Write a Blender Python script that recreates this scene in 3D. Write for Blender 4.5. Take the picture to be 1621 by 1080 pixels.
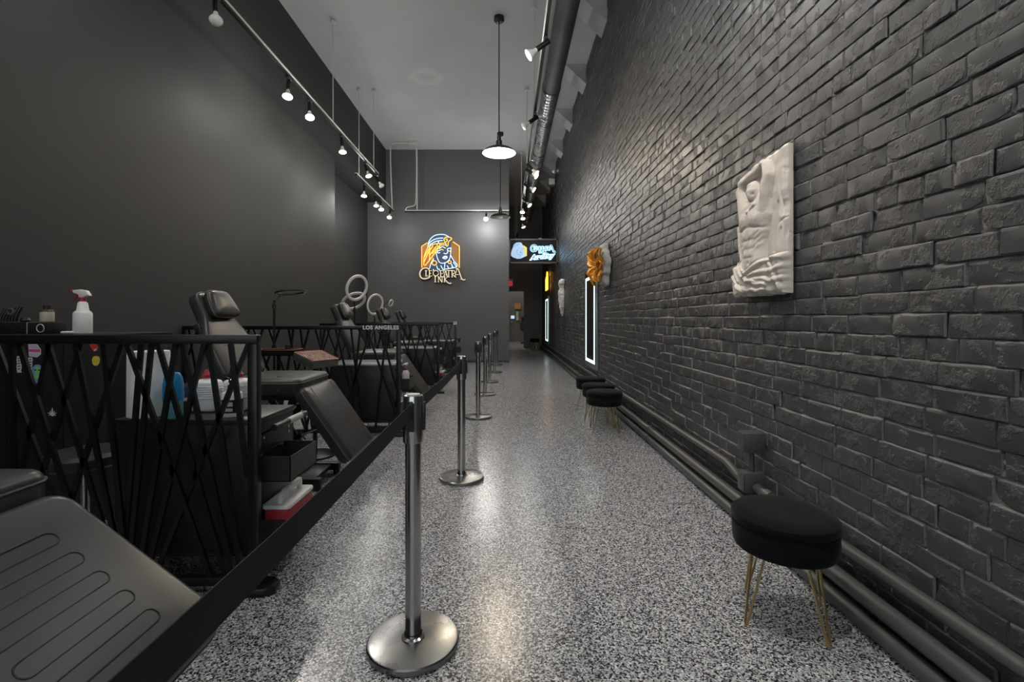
import bpy, bmesh, math, random
from mathutils import Vector, Matrix, noise
R = math.radians
random.seed(7)
for o in list(bpy.data.objects): bpy.data.objects.remove(o)
scene = bpy.context.scene
C = scene.collection
W, H, F = 1621, 1080, 750.0
VX, VY, CZ = 803.0, 505.0, 1.28          # vanishing point in the photo, lens height

# ---------------------------------------------------------------- camera
cd = bpy.data.cameras.new('camera'); cam = bpy.data.objects.new('camera', cd); C.objects.link(cam)
cd.sensor_width = 36; cd.sensor_fit = 'HORIZONTAL'; cd.lens = F / W * 36
cd.shift_x = (W/2 - VX) / W; cd.shift_y = -(H/2 - VY) / W
cd.clip_start = 0.02
cam.location = (0, 0, CZ); cam.rotation_euler = (R(90), 0, 0)
scene.camera = cam
# ---------------------------------------------------------------- world, daylight, exposure
vs = scene.view_settings
vs.view_transform = 'Standard'; vs.look = 'None'; vs.gamma = 1; vs.use_curve_mapping = False
vs.exposure = 0.12
SPOT_W = 100.0
SPILL_W = 52.0
DAY = 1.4
wd = bpy.data.worlds.new('overcast_sky'); scene.world = wd; wd.use_nodes = True
bg = wd.node_tree.nodes['Background']; bg.inputs[0].default_value = (0.86, 0.93, 1.0, 1); bg.inputs[1].default_value = DAY
pl = bpy.data.lights.new('storefront_portal', 'AREA'); pl.shape = 'RECTANGLE'; pl.size = 4.6; pl.size_y = 4.6
pl.cycles.is_portal = True
po = bpy.data.objects.new('storefront_portal', pl); C.objects.link(po)
po.location = (-1.0, -3.02, 2.6); po.rotation_euler = (R(90), 0, 0)

# ---------------------------------------------------------------- materials
MATS = {}
def mat(name, col, rough=0.5, metal=0.0, emit=None, es=0.0, var=0.0, vscale=8.0, bump=0.0, bscale=40.0, bdist=0.01,
        coat=0.0, trans=0.0, alpha=1.0, spec=0.5, sheen=0.0, rvar=0.0, ior=1.45):
    m = bpy.data.materials.new(name); m.use_nodes = True
    nt = m.node_tree; b = nt.nodes['Principled BSDF']
    c4 = (*col, 1)
    b.inputs['Base Color'].default_value = c4
    b.inputs['Roughness'].default_value = rough; b.inputs['Metallic'].default_value = metal
    b.inputs['Specular IOR Level'].default_value = spec; b.inputs['IOR'].default_value = ior
    b.inputs['Coat Weight'].default_value = coat; b.inputs['Coat Roughness'].default_value = 0.15
    b.inputs['Transmission Weight'].default_value = trans; b.inputs['Alpha'].default_value = alpha
    if sheen:
        b.inputs['Sheen Weight'].default_value = sheen; b.inputs['Sheen Roughness'].default_value = 0.4
        b.inputs['Sheen Tint'].default_value = (0.35, 0.35, 0.36, 1)
    if emit:
        b.inputs['Emission Color'].default_value = (*emit, 1); b.inputs['Emission Strength'].default_value = es
    tc = nt.nodes.new('ShaderNodeTexCoord')
    if var or rvar:
        n = nt.nodes.new('ShaderNodeTexNoise'); n.inputs['Scale'].default_value = vscale; n.inputs['Detail'].default_value = 6
        nt.links.new(tc.outputs['Object'], n.inputs['Vector'])
        if var:
            mr = nt.nodes.new('ShaderNodeMapRange'); mr.inputs[1].default_value = 0.3; mr.inputs[2].default_value = 0.7
            mr.inputs[3].default_value = 1 - var; mr.inputs[4].default_value = 1 + var
            nt.links.new(n.outputs['Fac'], mr.inputs[0])
            mx = nt.nodes.new('ShaderNodeVectorMath'); mx.operation = 'SCALE'; mx.inputs[0].default_value = col
            nt.links.new(mr.outputs[0], mx.inputs['Scale']); nt.links.new(mx.outputs[0], b.inputs['Base Color'])
        if rvar:
            mr = nt.nodes.new('ShaderNodeMapRange'); mr.inputs[1].default_value = 0.3; mr.inputs[2].default_value = 0.7
            mr.inputs[3].default_value = max(0.02, rough - rvar); mr.inputs[4].default_value = rough + rvar
            nt.links.new(n.outputs['Fac'], mr.inputs[0]); nt.links.new(mr.outputs[0], b.inputs['Roughness'])
    if bump:
        n2 = nt.nodes.new('ShaderNodeTexNoise'); n2.inputs['Scale'].default_value = bscale; n2.inputs['Detail'].default_value = 8
        n2.inputs['Roughness'].default_value = 0.65
        nt.links.new(tc.outputs['Object'], n2.inputs['Vector'])
        bp = nt.nodes.new('ShaderNodeBump'); bp.inputs['Strength'].default_value = bump; bp.inputs['Distance'].default_value = bdist
        nt.links.new(n2.outputs['Fac'], bp.inputs['Height']); nt.links.new(bp.outputs[0], b.inputs['Normal'])
    MATS[name] = m
    return m

def floor_mat():
    m = bpy.data.materials.new('flake_epoxy'); m.use_nodes = True; nt = m.node_tree; b = nt.nodes['Principled BSDF']
    tc = nt.nodes.new('ShaderNodeTexCoord')
    v = nt.nodes.new('ShaderNodeTexVoronoi'); v.inputs['Scale'].default_value = 165; v.inputs['Randomness'].default_value = 1
    nt.links.new(tc.outputs['Object'], v.inputs['Vector'])
    sp = nt.nodes.new('ShaderNodeSeparateColor'); nt.links.new(v.outputs['Color'], sp.inputs[0])
    cr = nt.nodes.new('ShaderNodeValToRGB'); cr.color_ramp.interpolation = 'CONSTANT'
    e = cr.color_ramp.elements; e[0].position = 0; e[0].color = (0.02, 0.021, 0.023, 1)
    e[1].position = 0.24; e[1].color = (0.12, 0.122, 0.13, 1)
    for p, c in ((0.42, (0.30, 0.31, 0.33, 1)), (0.66, (0.46, 0.47, 0.49, 1)), (0.9, (0.68, 0.69, 0.71, 1))):
        k = e.new(p); k.color = c
    nt.links.new(sp.outputs[0], cr.inputs[0]); nt.links.new(cr.outputs[0], b.inputs['Base Color'])
    n = nt.nodes.new('ShaderNodeTexNoise'); n.inputs['Scale'].default_value = 60; n.inputs['Detail'].default_value = 4
    nt.links.new(tc.outputs['Object'], n.inputs['Vector'])
    bp = nt.nodes.new('ShaderNodeBump'); bp.inputs['Strength'].default_value = 0.12; bp.inputs['Distance'].default_value = 0.004
    nt.links.new(n.outputs['Fac'], bp.inputs['Height']); nt.links.new(bp.outputs[0], b.inputs['Normal'])
    b.inputs['Roughness'].default_value = 0.24; b.inputs['Specular IOR Level'].default_value = 0.45
    MATS['floor'] = m
floor_mat()

def brick_mat(name, col, bstr, sc, dist, rough, smear=0.5):
    """painted masonry: semi-gloss black paint over pitted brick / rough mortar"""
    m = bpy.data.materials.new(name); m.use_nodes = True; nt = m.node_tree; b = nt.nodes['Principled BSDF']
    g = nt.nodes.new('ShaderNodeNewGeometry')
    def nz(scale, det, rg=0.6):
        n = nt.nodes.new('ShaderNodeTexNoise'); n.inputs['Scale'].default_value = scale; n.inputs['Detail'].default_value = det
        n.inputs['Roughness'].default_value = rg; nt.links.new(g.outputs['Position'], n.inputs['Vector']); return n
    big = nz(14, 4); fine = nz(sc, 8, 0.7)
    mr = nt.nodes.new('ShaderNodeMapRange'); mr.inputs[1].default_value = smear; mr.inputs[2].default_value = smear + 0.12
    mr.inputs[3].default_value = 0.08; mr.inputs[4].default_value = 1.0
    nt.links.new(big.outputs['Fac'], mr.inputs[0])
    mu = nt.nodes.new('ShaderNodeMath'); mu.operation = 'MULTIPLY'
    nt.links.new(fine.outputs['Fac'], mu.inputs[0]); nt.links.new(mr.outputs[0], mu.inputs[1])
    bp = nt.nodes.new('ShaderNodeBump'); bp.inputs['Strength'].default_value = bstr; bp.inputs['Distance'].default_value = dist
    nt.links.new(mu.outputs[0], bp.inputs['Height']); nt.links.new(bp.outputs[0], b.inputs['Normal'])
    v2 = nz(3, 3); mr2 = nt.nodes.new('ShaderNodeMapRange'); mr2.inputs[1].default_value = 0.3; mr2.inputs[2].default_value = 0.7
    mr2.inputs[3].default_value = 0.8; mr2.inputs[4].default_value = 1.2
    nt.links.new(v2.outputs['Fac'], mr2.inputs[0])
    mx = nt.nodes.new('ShaderNodeVectorMath'); mx.operation = 'SCALE'; mx.inputs[0].default_value = col
    nt.links.new(mr2.outputs[0], mx.inputs['Scale']); nt.links.new(mx.outputs[0], b.inputs['Base Color'])
    b.inputs['Roughness'].default_value = rough
    MATS[name] = m

BK = (0.052, 0.052, 0.053)
brick_mat('brick_paint', BK, 0.9, 130, 0.009, 0.40, 0.5)
brick_mat('mortar_glint', (0.18, 0.18, 0.18), 0.8, 75, 0.012, 0.30, 0.2)  # same black paint as the bricks, lightened to paint in glints on the joints
mat('wall_paint', (0.048, 0.0475, 0.0468), 0.56, spec=0.2, var=0.06, vscale=0.6, bump=0.06, bscale=90, bdist=0.004, rvar=0.05)
mat('dark_wall_paint', (0.135, 0.135, 0.136), 0.5, var=0.05, vscale=0.8, bump=0.05, bscale=90, bdist=0.004)
mat('beam_paint', (0.5, 0.5, 0.495), 0.7, var=0.05, vscale=3)
mat('pipe_paint', (0.07, 0.07, 0.07), 0.38, bump=0.1, bscale=60)
mat('black_metal', (0.006, 0.006, 0.006), 0.32, var=0.1, vscale=10)
mat('powder_black', (0.024, 0.024, 0.0245), 0.4, bump=0.06, bscale=200)
mat('black_plastic', (0.015, 0.015, 0.016), 0.42, bump=0.04, bscale=120)
mat('leather', (0.03, 0.029, 0.028), 0.36, var=0.15, vscale=12, bump=0.15, bscale=160, bdist=0.003)
mat('leather_gloss', (0.048, 0.048, 0.050), 0.32, var=0.08, vscale=5, bump=0.08, bscale=120, bdist=0.002)
mat('stitch', (0.02, 0.02, 0.02), 0.5)
mat('piping', (0.10, 0.10, 0.10), 0.35)
mat('velvet', (0.008, 0.008, 0.008), 0.9, var=0.4, vscale=14, sheen=0.25, spec=0.1, bump=0.15, bscale=300)
mat('gold', (0.55, 0.43, 0.22), 0.3, metal=1.0)
mat('chrome', (0.5, 0.49, 0.475), 0.16, metal=1.0, rvar=0.05, vscale=6)
mat('steel', (0.25, 0.25, 0.247), 0.28, metal=1.0, rvar=0.08, vscale=5)
mat('belt', (0.014, 0.014, 0.014), 0.75, bump=0.2, bscale=500, bdist=0.001)
mat('white_paint', (0.7, 0.7, 0.69), 0.45)
mat('conduit_white', (0.62, 0.62, 0.61), 0.4)
mat('white_plastic', (0.78, 0.78, 0.77), 0.4, var=0.03, vscale=20)
mat('paper', (0.82, 0.81, 0.79), 0.9, bump=0.3, bscale=120)
mat('red_plastic', (0.42, 0.03, 0.04), 0.4)
mat('plaster', (0.60, 0.555, 0.50), 0.85, var=0.10, vscale=14, bump=0.35, bscale=70, bdist=0.006)
mat('plaster_white', (0.6, 0.59, 0.58), 0.8, var=0.08, vscale=14, bump=0.3, bscale=60)
mat('gold_paint', (0.85, 0.42, 0.06), 0.38, metal=0.25, var=0.25, vscale=10, bump=0.3, bscale=30)
mat('duct_dull', (0.09, 0.09, 0.09), 0.55, metal=0.2, var=0.2, vscale=3)
mat('duct_steel', (0.34, 0.34, 0.34), 0.3, metal=0.9, var=0.2, vscale=3, rvar=0.1)
mat('bulb_white', (0.75, 0.75, 0.73), 0.4)
mat('bulb_lens', (0.9, 0.88, 0.82), 0.3, emit=(1.0, 0.88, 0.70), es=9.0)
mat('bulb_off', (0.85, 0.85, 0.83), 0.3)
mat('shade_black', (0.03, 0.03, 0.032), 0.35, metal=0.3)
mat('shade_inner', (0.85, 0.83, 0.78), 0.5)
mat('globe', (1, .9, .75), 0.3, emit=(1.0, 0.86, 0.64), es=14.0)
mat('neon_orange', (0.9, 0.45, 0.08), 0.4, emit=(1.0, 0.50, 0.08), es=1.5)
mat('neon_blue', (0.6, 0.8, 1.0), 0.4, emit=(0.50, 0.72, 1.0), es=1.2)
mat('neon_amber', (0.9, 0.5, 0.1), 0.4, emit=(1.0, 0.42, 0.03), es=4.0)
mat('neon_ice', (0.7, 0.9, 1.0), 0.4, emit=(0.42, 0.76, 1.0), es=2.0)
mat('acrylic_orange', (0.42, 0.20, 0.06), 0.35, emit=(0.9, 0.42, 0.10), es=0.06)
mat('acrylic_blue', (0.055, 0.075, 0.14), 0.35, emit=(0.2, 0.35, 0.8), es=0.03)
mat('acrylic_ice', (0.45, 0.6, 0.8), 0.4, emit=(0.45, 0.68, 1.0), es=0.55)
mat('acrylic_yellow', (0.6, 0.55, 0.2), 0.4, emit=(0.85, 0.72, 0.25), es=0.5)
mat('letter_cream', (0.85, 0.76, 0.58), 0.45, emit=(1.0, 0.82, 0.55), es=0.42)
mat('sign_backing', (0.03, 0.02, 0.012), 0.5)
mat('board_black', (0.015, 0.015, 0.016), 0.55, spec=0.25)
mat('frame_grey', (0.12, 0.12, 0.12), 0.4)
mat('mirror', (0.72, 0.75, 0.75), 0.03, metal=1.0)
mat('led', (0.9, 1, 1), 0.4, emit=(0.72, 0.92, 0.95), es=3.0)
mat('mirror_edge', (0.35, 0.45, 0.45), 0.2, metal=0.3)
mat('ring_white', (0.70, 0.69, 0.67), 0.45)
mat('exit_white', (0.7, 0.7, 0.7), 0.5)
mat('exit_red', (0.6, 0.03, 0.05), 0.5, emit=(1, 0.05, 0.1), es=0.35)
mat('blue_plastic', (0.02, 0.30, 0.62), 0.3, trans=0.15)
mat('teal_liquid', (0.15, 0.45, 0.50), 0.3, trans=0.15)
mat('navy_label', (0.02, 0.06, 0.16), 0.4)
mat('label_print', (0.5, 0.5, 0.5), 0.5)
mat('pink', (0.75, 0.10, 0.28), 0.5)
mat('lilac', (0.62, 0.55, 0.75), 0.5)
mat('alien_green', (0.30, 0.62, 0.22), 0.5)
mat('sky_blue', (0.16, 0.42, 0.75), 0.5)
mat('sticker_white', (0.75, 0.75, 0.75), 0.5)
mat('sticker_red', (0.65, 0.05, 0.03), 0.5)
mat('sticker_yellow', (0.78, 0.60, 0.08), 0.5)
mat('amber_glass', (0.10, 0.07, 0.04), 0.2)
mat('label_cream', (0.55, 0.52, 0.42), 0.6)
mat('poster_warm', (0.45, 0.22, 0.09), 0.6)
mat('screen', (0.3, 0.4, 0.6), 0.3, emit=(0.6, 0.75, 1.0), es=0.8)
mat('pad_top', (0.46, 0.27, 0.20), 0.5, var=0.6, vscale=22)
mat('pad_edge', (0.42, 0.16, 0.10), 0.5)
mat('film', (0.06, 0.06, 0.06), 0.12, bump=0.6, bscale=25, coat=0.6)
mat('glass', (0.95, 0.97, 0.97), 0.02, trans=1.0, ior=1.05)
mat('asphalt', (0.25, 0.25, 0.25), 0.8)

def ceiling_mat():
    m = mat('ceiling_texture', (0.60, 0.60, 0.60), 0.85, var=0.04, vscale=1.2, bump=0.5, bscale=55, bdist=0.02)
    nt = m.node_tree; b = nt.nodes['Principled BSDF']
    src = b.inputs['Base Color'].links[0].from_socket
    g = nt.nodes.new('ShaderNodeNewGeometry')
    d = nt.nodes.new('ShaderNodeVectorMath'); d.operation = 'DISTANCE'; d.inputs[1].default_value = (-1.66, 9.75, 6.25)  # irregular pale ring mixed into the ceiling colour
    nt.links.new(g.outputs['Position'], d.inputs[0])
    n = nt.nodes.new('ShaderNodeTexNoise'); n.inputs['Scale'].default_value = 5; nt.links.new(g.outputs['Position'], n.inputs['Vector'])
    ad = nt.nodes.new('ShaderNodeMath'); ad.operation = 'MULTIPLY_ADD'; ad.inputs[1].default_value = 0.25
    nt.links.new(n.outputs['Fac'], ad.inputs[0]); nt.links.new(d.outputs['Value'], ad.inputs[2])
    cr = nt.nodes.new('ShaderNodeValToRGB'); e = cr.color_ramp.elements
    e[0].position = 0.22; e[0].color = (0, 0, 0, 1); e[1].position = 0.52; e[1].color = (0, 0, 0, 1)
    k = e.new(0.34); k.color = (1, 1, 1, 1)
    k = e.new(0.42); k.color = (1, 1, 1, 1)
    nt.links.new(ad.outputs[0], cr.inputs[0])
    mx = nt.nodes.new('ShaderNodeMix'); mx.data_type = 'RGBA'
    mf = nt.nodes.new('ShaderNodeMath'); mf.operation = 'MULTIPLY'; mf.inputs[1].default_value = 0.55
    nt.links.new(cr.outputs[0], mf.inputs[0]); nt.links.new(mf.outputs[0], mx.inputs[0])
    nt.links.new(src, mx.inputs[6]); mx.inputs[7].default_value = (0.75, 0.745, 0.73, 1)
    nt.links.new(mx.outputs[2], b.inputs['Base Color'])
ceiling_mat()

# ---------------------------------------------------------------- mesh helpers
class MB:
    def __init__(s): s.v = []; s.f = []
    def add(s, vs, fs):
        o = len(s.v); s.v += [tuple(v) for v in vs]; s.f += [tuple(i + o for i in f) for f in fs]; return s
    def box(s, x0, x1, y0, y1, z0, z1, M=None):
        vs = [(x, y, z) for z in (z0, z1) for y in (y0, y1) for x in (x0, x1)]
        if M: vs = [M @ Vector(v) for v in vs]
        return s.add(vs, [(0, 2, 3, 1), (4, 5, 7, 6), (0, 1, 5, 4), (2, 6, 7, 3), (0, 4, 6, 2), (1, 3, 7, 5)])
    def bar(s, p0, p1, w, d, up=(0, 1, 0)):
        """square bar p0->p1, w across, d along 'up'"""
        p0 = Vector(p0); p1 = Vector(p1); t = (p1 - p0).normalized(); u = Vector(up); u = (u - t * u.dot(t)).normalized(); n = t.cross(u)
        vs = [p + n * (a * w / 2) + u * (b * d / 2) for p in (p0, p1) for a, b in ((-1, -1), (1, -1), (1, 1), (-1, 1))]
        return s.add(vs, [(3, 2, 1, 0), (4, 5, 6, 7), (0, 1, 5, 4), (1, 2, 6, 5), (2, 3, 7, 6), (3, 0, 4, 7)])
    def cyl(s, p0, p1, r0, r1=None, n=16, cap=True):
        r1 = r0 if r1 is None else r1
        p0 = Vector(p0); p1 = Vector(p1); t = (p1 - p0).normalized()
        a = Vector((1, 0, 0)) if abs(t.x) < .9 else Vector((0, 1, 0)); u = t.cross(a).normalized(); w = t.cross(u)
        vs = []
        for p, r in ((p0, r0), (p1, r1)):
            for i in range(n):
                q = 2 * math.pi * i / n; vs.append(p + u * (r * math.cos(q)) + w * (r * math.sin(q)))
        fs = [(i, (i + 1) % n, n + (i + 1) % n, n + i) for i in range(n)]
        if cap: fs += [tuple(range(n))[::-1], tuple(range(n, 2 * n))]
        return s.add(vs, fs)
    def tube(s, pts, r, n=8, closed=False, cap=True):
        pts = [Vector(p) for p in pts]; m = len(pts); rs = r if isinstance(r, (list, tuple)) else [r] * m
        vs = []; prev = None
        for i in range(m):
            if closed: t = pts[(i + 1) % m] - pts[i - 1]
            else: t = pts[min(i + 1, m - 1)] - pts[max(i - 1, 0)]
            t = t.normalized() if t.length > 1e-9 else Vector((0, 0, 1))
            if prev is None:
                a = Vector((0, 0, 1)) if abs(t.z) < .9 else Vector((1, 0, 0)); u = t.cross(a).normalized()
            else:
                u = prev - t * prev.dot(t)
                u = u.normalized() if u.length > 1e-6 else t.cross(Vector((0.3, 0.5, 0.8))).normalized()
            prev = u; w = t.cross(u)
            for k in range(n):
                q = 2 * math.pi * k / n; vs.append(pts[i] + u * (rs[i] * math.cos(q)) + w * (rs[i] * math.sin(q)))
        fs = []
        for i in range(m if closed else m - 1):
            j = (i + 1) % m
            for k in range(n): fs.append((i * n + k, i * n + (k + 1) % n, j * n + (k + 1) % n, j * n + k))
        if cap and not closed: fs += [tuple(range(n))[::-1], tuple(range((m - 1) * n, m * n))]
        return s.add(vs, fs)
    def lathe(s, prof, n=24, c=(0, 0, 0), axis='z', sy=1.0, M=None, cap=False):
        """profile [(r, h)] turned about axis through c; closed ends when r == 0"""
        c = Vector(c); vs = []; m = len(prof)
        for r, h in prof:
            for i in range(n):
                q = 2 * math.pi * i / n; a, b = r * math.cos(q), r * math.sin(q) * sy
                p = {'z': (a, b, h), 'y': (a, h, b), 'x': (h, a, b)}[axis]; p = Vector(p)
                vs.append((M @ p if M else p) + c)
        fs = []
        for i in range(m - 1):
            for k in range(n): fs.append((i * n + k, i * n + (k + 1) % n, (i + 1) * n + (k + 1) % n, (i + 1) * n + k))
        if cap and prof[0][0] > 0: fs.append(tuple(range(n))[::-1])
        if cap and prof[-1][0] > 0: fs.append(tuple(range((m - 1) * n, m * n)))
        return s.add(vs, fs)
    def prism(s, poly, a0, a1, axis='y', M=None):
        """polygon in the plane across axis, extruded a0..a1"""
        n = len(poly); vs = []
        for a in (a0, a1):
            for p, q in poly:
                v = {'y': (p, a, q), 'x': (a, p, q), 'z': (p, q, a)}[axis]
                vs.append(M @ Vector(v) if M else v)
        return s.add(vs, [tuple(range(n)), tuple(range(n, 2 * n))[::-1]] + [(i, n + i, n + (i + 1) % n, (i + 1) % n) for i in range(n)])
    def pad(s, outline, t, r, dome=0.0, M=None, seg=4):
        """stuffed cushion: 2-D outline (x, y), thickness t along z, edge radius r, domed top"""
        n = len(outline); P = [Vector((x, y)) for x, y in outline]
        area = sum(P[i].x * P[(i + 1) % n].y - P[(i + 1) % n].x * P[i].y for i in range(n))
        if area < 0: P.reverse()
        N = []
        for i in range(n):
            a = (P[i] - P[i - 1]).normalized(); b = (P[(i + 1) % n] - P[i]).normalized(); d = (a + b)
            d = d.normalized() if d.length > 1e-6 else a
            N.append(Vector((d.y, -d.x)))
        rings = []
        for k in range(seg + 1):
            q = math.pi / 2 * k / seg; rings.append((r * (1 - math.sin(q)), r * (1 - math.cos(q))))
        for k in range(seg + 1):
            q = math.pi / 2 * k / seg; rings.append((r * (1 - math.cos(q)), t - r + r * math.sin(q)))
        vs = []
        for ins, z in rings:
            for p, nn in zip(P, N):
                q = p - nn * ins; vs.append(Vector((q.x, q.y, z)))
        cx = sum(p.x for p in P) / n; cy = sum(p.y for p in P) / n
        nr = len(rings)
        for f, z in ((0.75, 0.6), (0.4, 0.9)):
            for i in range(n):
                b = vs[(nr - 1) * n + i]; vs.append(Vector((cx + (b.x - cx) * f, cy + (b.y - cy) * f, t + dome * z)))
        vs.append(Vector((cx, cy, t + dome)))
        fs = []
        for j in range(nr + 1):
            for i in range(n): fs.append((j * n + i, j * n + (i + 1) % n, (j + 1) * n + (i + 1) % n, (j + 1) * n + i))
        last = (nr + 1) * n
        for i in range(n): fs.append((last + i, last + (i + 1) % n, last + n))
        fs.append(tuple(range(n))[::-1])
        if M: vs = [M @ v for v in vs]
        return s.add(vs, fs)
    def mesh(s, name, smooth=True, angle=40):
        me = bpy.data.meshes.new(name); me.from_pydata(s.v, [], s.f); me.validate()
        bm = bmesh.new(); bm.from_mesh(me); bmesh.ops.recalc_face_normals(bm, faces=bm.faces); bm.to_mesh(me); bm.free()
        if smooth:
            me.shade_smooth(); me.set_sharp_from_angle(angle=R(angle))
        return me
    def build(s, name, m, parent=None, smooth=True, bevel=0.0, angle=40):
        me = s.mesh(name, smooth, angle)
        if bevel:
            bm = bmesh.new(); bm.from_mesh(me)
            es = [e for e in bm.edges if len(e.link_faces) == 2 and e.calc_face_angle(0) > R(40)]
            bmesh.ops.bevel(bm, geom=es, offset=bevel, segments=2, profile=0.5, affect='EDGES', clamp_overlap=True)
            bm.to_mesh(me); bm.free(); me.shade_smooth(); me.set_sharp_from_angle(angle=R(35))
        return link(name, me, m, parent)
def link(name, me, m, parent=None):
    o = bpy.data.objects.new(name, me); C.objects.link(o)
    if m: me.materials.append(MATS[m] if isinstance(m, str) else m)
    if parent: o.parent = parent
    return o
def tag(o, label, cat, group=None, kind=None):
    o['label'] = label
    if cat: o['category'] = cat
    if group: o['group'] = group
    if kind: o['kind'] = kind
    return o
def thing(name, label, cat, loc=(0, 0, 0), rz=0, group=None):
    o = bpy.data.objects.new(name, None); C.objects.link(o); o.empty_display_size = 0.1
    o.location = loc; o.rotation_euler = (0, 0, rz); return tag(o, label, cat, group)
def dup(root, loc=None, rz=None, label=None, group=None, skip=()):
    r = root.copy(); C.objects.link(r)
    if loc is not None: r.location = loc
    if rz is not None: r.rotation_euler = (0, 0, rz)
    if label: r['label'] = label
    if group: r['group'] = group
    for ch in list(root.children):
        if ch.name.split('.')[0] in skip: continue
        c = ch.copy(); C.objects.link(c); c.parent = r
        for g in list(ch.children):
            d = g.copy(); C.objects.link(d); d.parent = c
    return r
def struct(name, mb, m, label, smooth=False, parent=None):
    o = mb.build(name, m, parent, smooth)
    o['kind'] = 'structure'; o['label'] = label; return o
def rrect(w, h, r, n=5, cx=0, cy=0):
    pts = []
    for sx, sy, a0 in ((1, 1, 0), (-1, 1, 90), (-1, -1, 180), (1, -1, 270)):
        for k in range(n + 1):
            q = R(a0 + 90 * k / n); pts.append((cx + sx * (w/2 - r) + r * math.cos(q), cy + sy * (h/2 - r) + r * math.sin(q)))
    return pts
def smoothpoly(pts, it=2, closed=True):
    for _ in range(it):
        q = []; n = len(pts)
        for i in range(n if closed else n - 1):
            a = Vector(pts[i]); b = Vector(pts[(i + 1) % n]); q += [tuple(a * .75 + b * .25), tuple(a * .25 + b * .75)]
        if not closed: q = [pts[0]] + q + [pts[-1]]
        pts = q
    return pts
def circ(cx, cy, r, n=14, a0=0, a1=360):
    m = n + 1 if a1 - a0 < 360 else n
    return [(cx + r * math.cos(R(a0 + (a1 - a0) * i / n)), cy + r * math.sin(R(a0 + (a1 - a0) * i / n))) for i in range(m)]
def px(x, y, d): return Vector(((x - VX) * d / F, d, CZ - (y - VY) * d / F))
def text_mesh(txt, size, shear=0.0, extr=0.004, offset=0.0, spacing=1.0):
    c = bpy.data.curves.new('text', 'FONT'); c.body = txt; c.size = size; c.shear = shear; c.extrude = extr; c.offset = offset
    c.align_x = 'CENTER'; c.align_y = 'CENTER'; c.space_character = spacing; c.resolution_u = 3
    o = bpy.data.objects.new('text', c); C.objects.link(o)
    dg = bpy.context.evaluated_depsgraph_get(); dg.update()
    me = bpy.data.meshes.new_from_object(o.evaluated_get(dg))
    bpy.data.objects.remove(o); return me
ORD = ['first', 'second', 'third', 'fourth', 'fifth', 'sixth', 'seventh', 'eighth', 'ninth', 'tenth', 'eleventh', 'twelfth']

# ================================================================ THE ROOM
XL, XR, ZC = -3.56, 1.55, 6.25
YB, YF, YS = 13.9, 20.9, -3.0              # back partition, far corridor wall, shop front
XM = XR + 0.003                            # mortar plane
struct('floor', MB().box(-4.6, 2.0, -3.2, 27.5, -0.1, 0), 'floor', 'grey and black speckled epoxy flake floor')
ceil = struct('ceiling', MB().box(-4.6, 2.0, -3.2, 27.5, ZC, ZC + 0.2), 'ceiling_texture', 'grey textured ceiling with a pale ring')
struct('wall_left', MB().box(XL - 0.3, XL, YS, 9.78, 0, 4.7).box(XL - 0.3, XL, YS, 9.78, 4.7, ZC).box(XL - 0.3, XL, 9.78, YB + .1, 4.7, ZC)
       .box(XL - 0.84, XL - 0.54, 9.6, YB + .1, 0, ZC).box(XL - 0.54, XL - 0.3, 9.6, YB + .1, 4.7, 4.9).box(XL - 0.6, XL - 0.29, 9.6, 9.78, 0, 4.72), 'wall_paint',
       'dark grey painted wall behind the tattoo stations, recessed near the back')
struct('wall_back', MB().box(-4.5, -2.455, YB, YB + 0.2, 0, ZC).box(-2.449, 0.05, YB, YB + 0.2, 0, ZC).box(-2.46, -2.44, YB + .006, YB + 0.15, 0, ZC), 'dark_wall_paint',
       'dark grey end wall carrying the neon shop sign')
# corridor
struct('wall_corridor', MB().box(-0.15, 0.05, YB + .2, YF, 0, ZC), 'dark_wall_paint', 'side wall of the corridor beside the end wall')
struct('wall_far', MB().box(-0.15, 0.02, YF, YF + 0.2, 0, ZC).box(0.78, 1.9, YF, YF + 0.2, 0, ZC).box(0.02, 0.78, YF, YF + 0.2, 2.54, ZC), 'dark_wall_paint',
       'dark wall with a doorway at the end of the corridor')
struct('trim_1', MB().box(0.73, 0.78, YF - 0.02, YF + .22, 0, 2.54).box(0.02, 0.07, YF - 0.02, YF + .22, 0, 2.54).box(0.02, 0.78, YF - 0.02, YF + .22, 2.5, 2.56), 'frame_grey', 'grey door frame at the end of the corridor')
struct('wall_room', MB().box(-1.4, 2.0, 26.4, 26.6, 0, ZC).box(-1.4, -1.2, YF + .2, 26.5, 0, ZC), 'dark_wall_paint', 'dark wall of the back room seen through the doorway')
struct('trim_2', MB().box(-4.1, 0.05, YB - 0.012, YB - .0005, 0, 0.07), 'pipe_paint', 'low dark base strip along the end wall')
# shop front behind the camera: daylight comes in here
struct('wall_front', MB().box(-4.4, -3.3, YS - .2, YS, 0, ZC).box(1.3, 2.0, YS - .2, YS, 0, ZC).box(-3.3, 1.3, YS - .2, YS, 4.9, ZC).box(-3.3, 1.3, YS - .2, YS, 0, 0.3), 'dark_wall_paint', 'shop front wall behind the camera')
wf = MB()
for x in (-3.3, -1.8, -0.25, 1.25): wf.box(x, x + .05, YS - .12, YS - .06, 0.3, 4.9)
for z in (0.3, 3.2, 4.85): wf.box(-3.3, 1.3, YS - .12, YS - .06, z, z + .05)
win = struct('window_1', wf, 'black_metal', 'black framed shop front window behind the camera')
gl = MB().box(-3.3, 1.3, YS - .094, YS - .09, 0.3, 4.9).build('pane', 'glass', win, False)
struct('pavement', MB().box(-30, 30, -40, YS - .2, -0.15, -0.05), 'asphalt', 'grey pavement outside the shop front')

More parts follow.
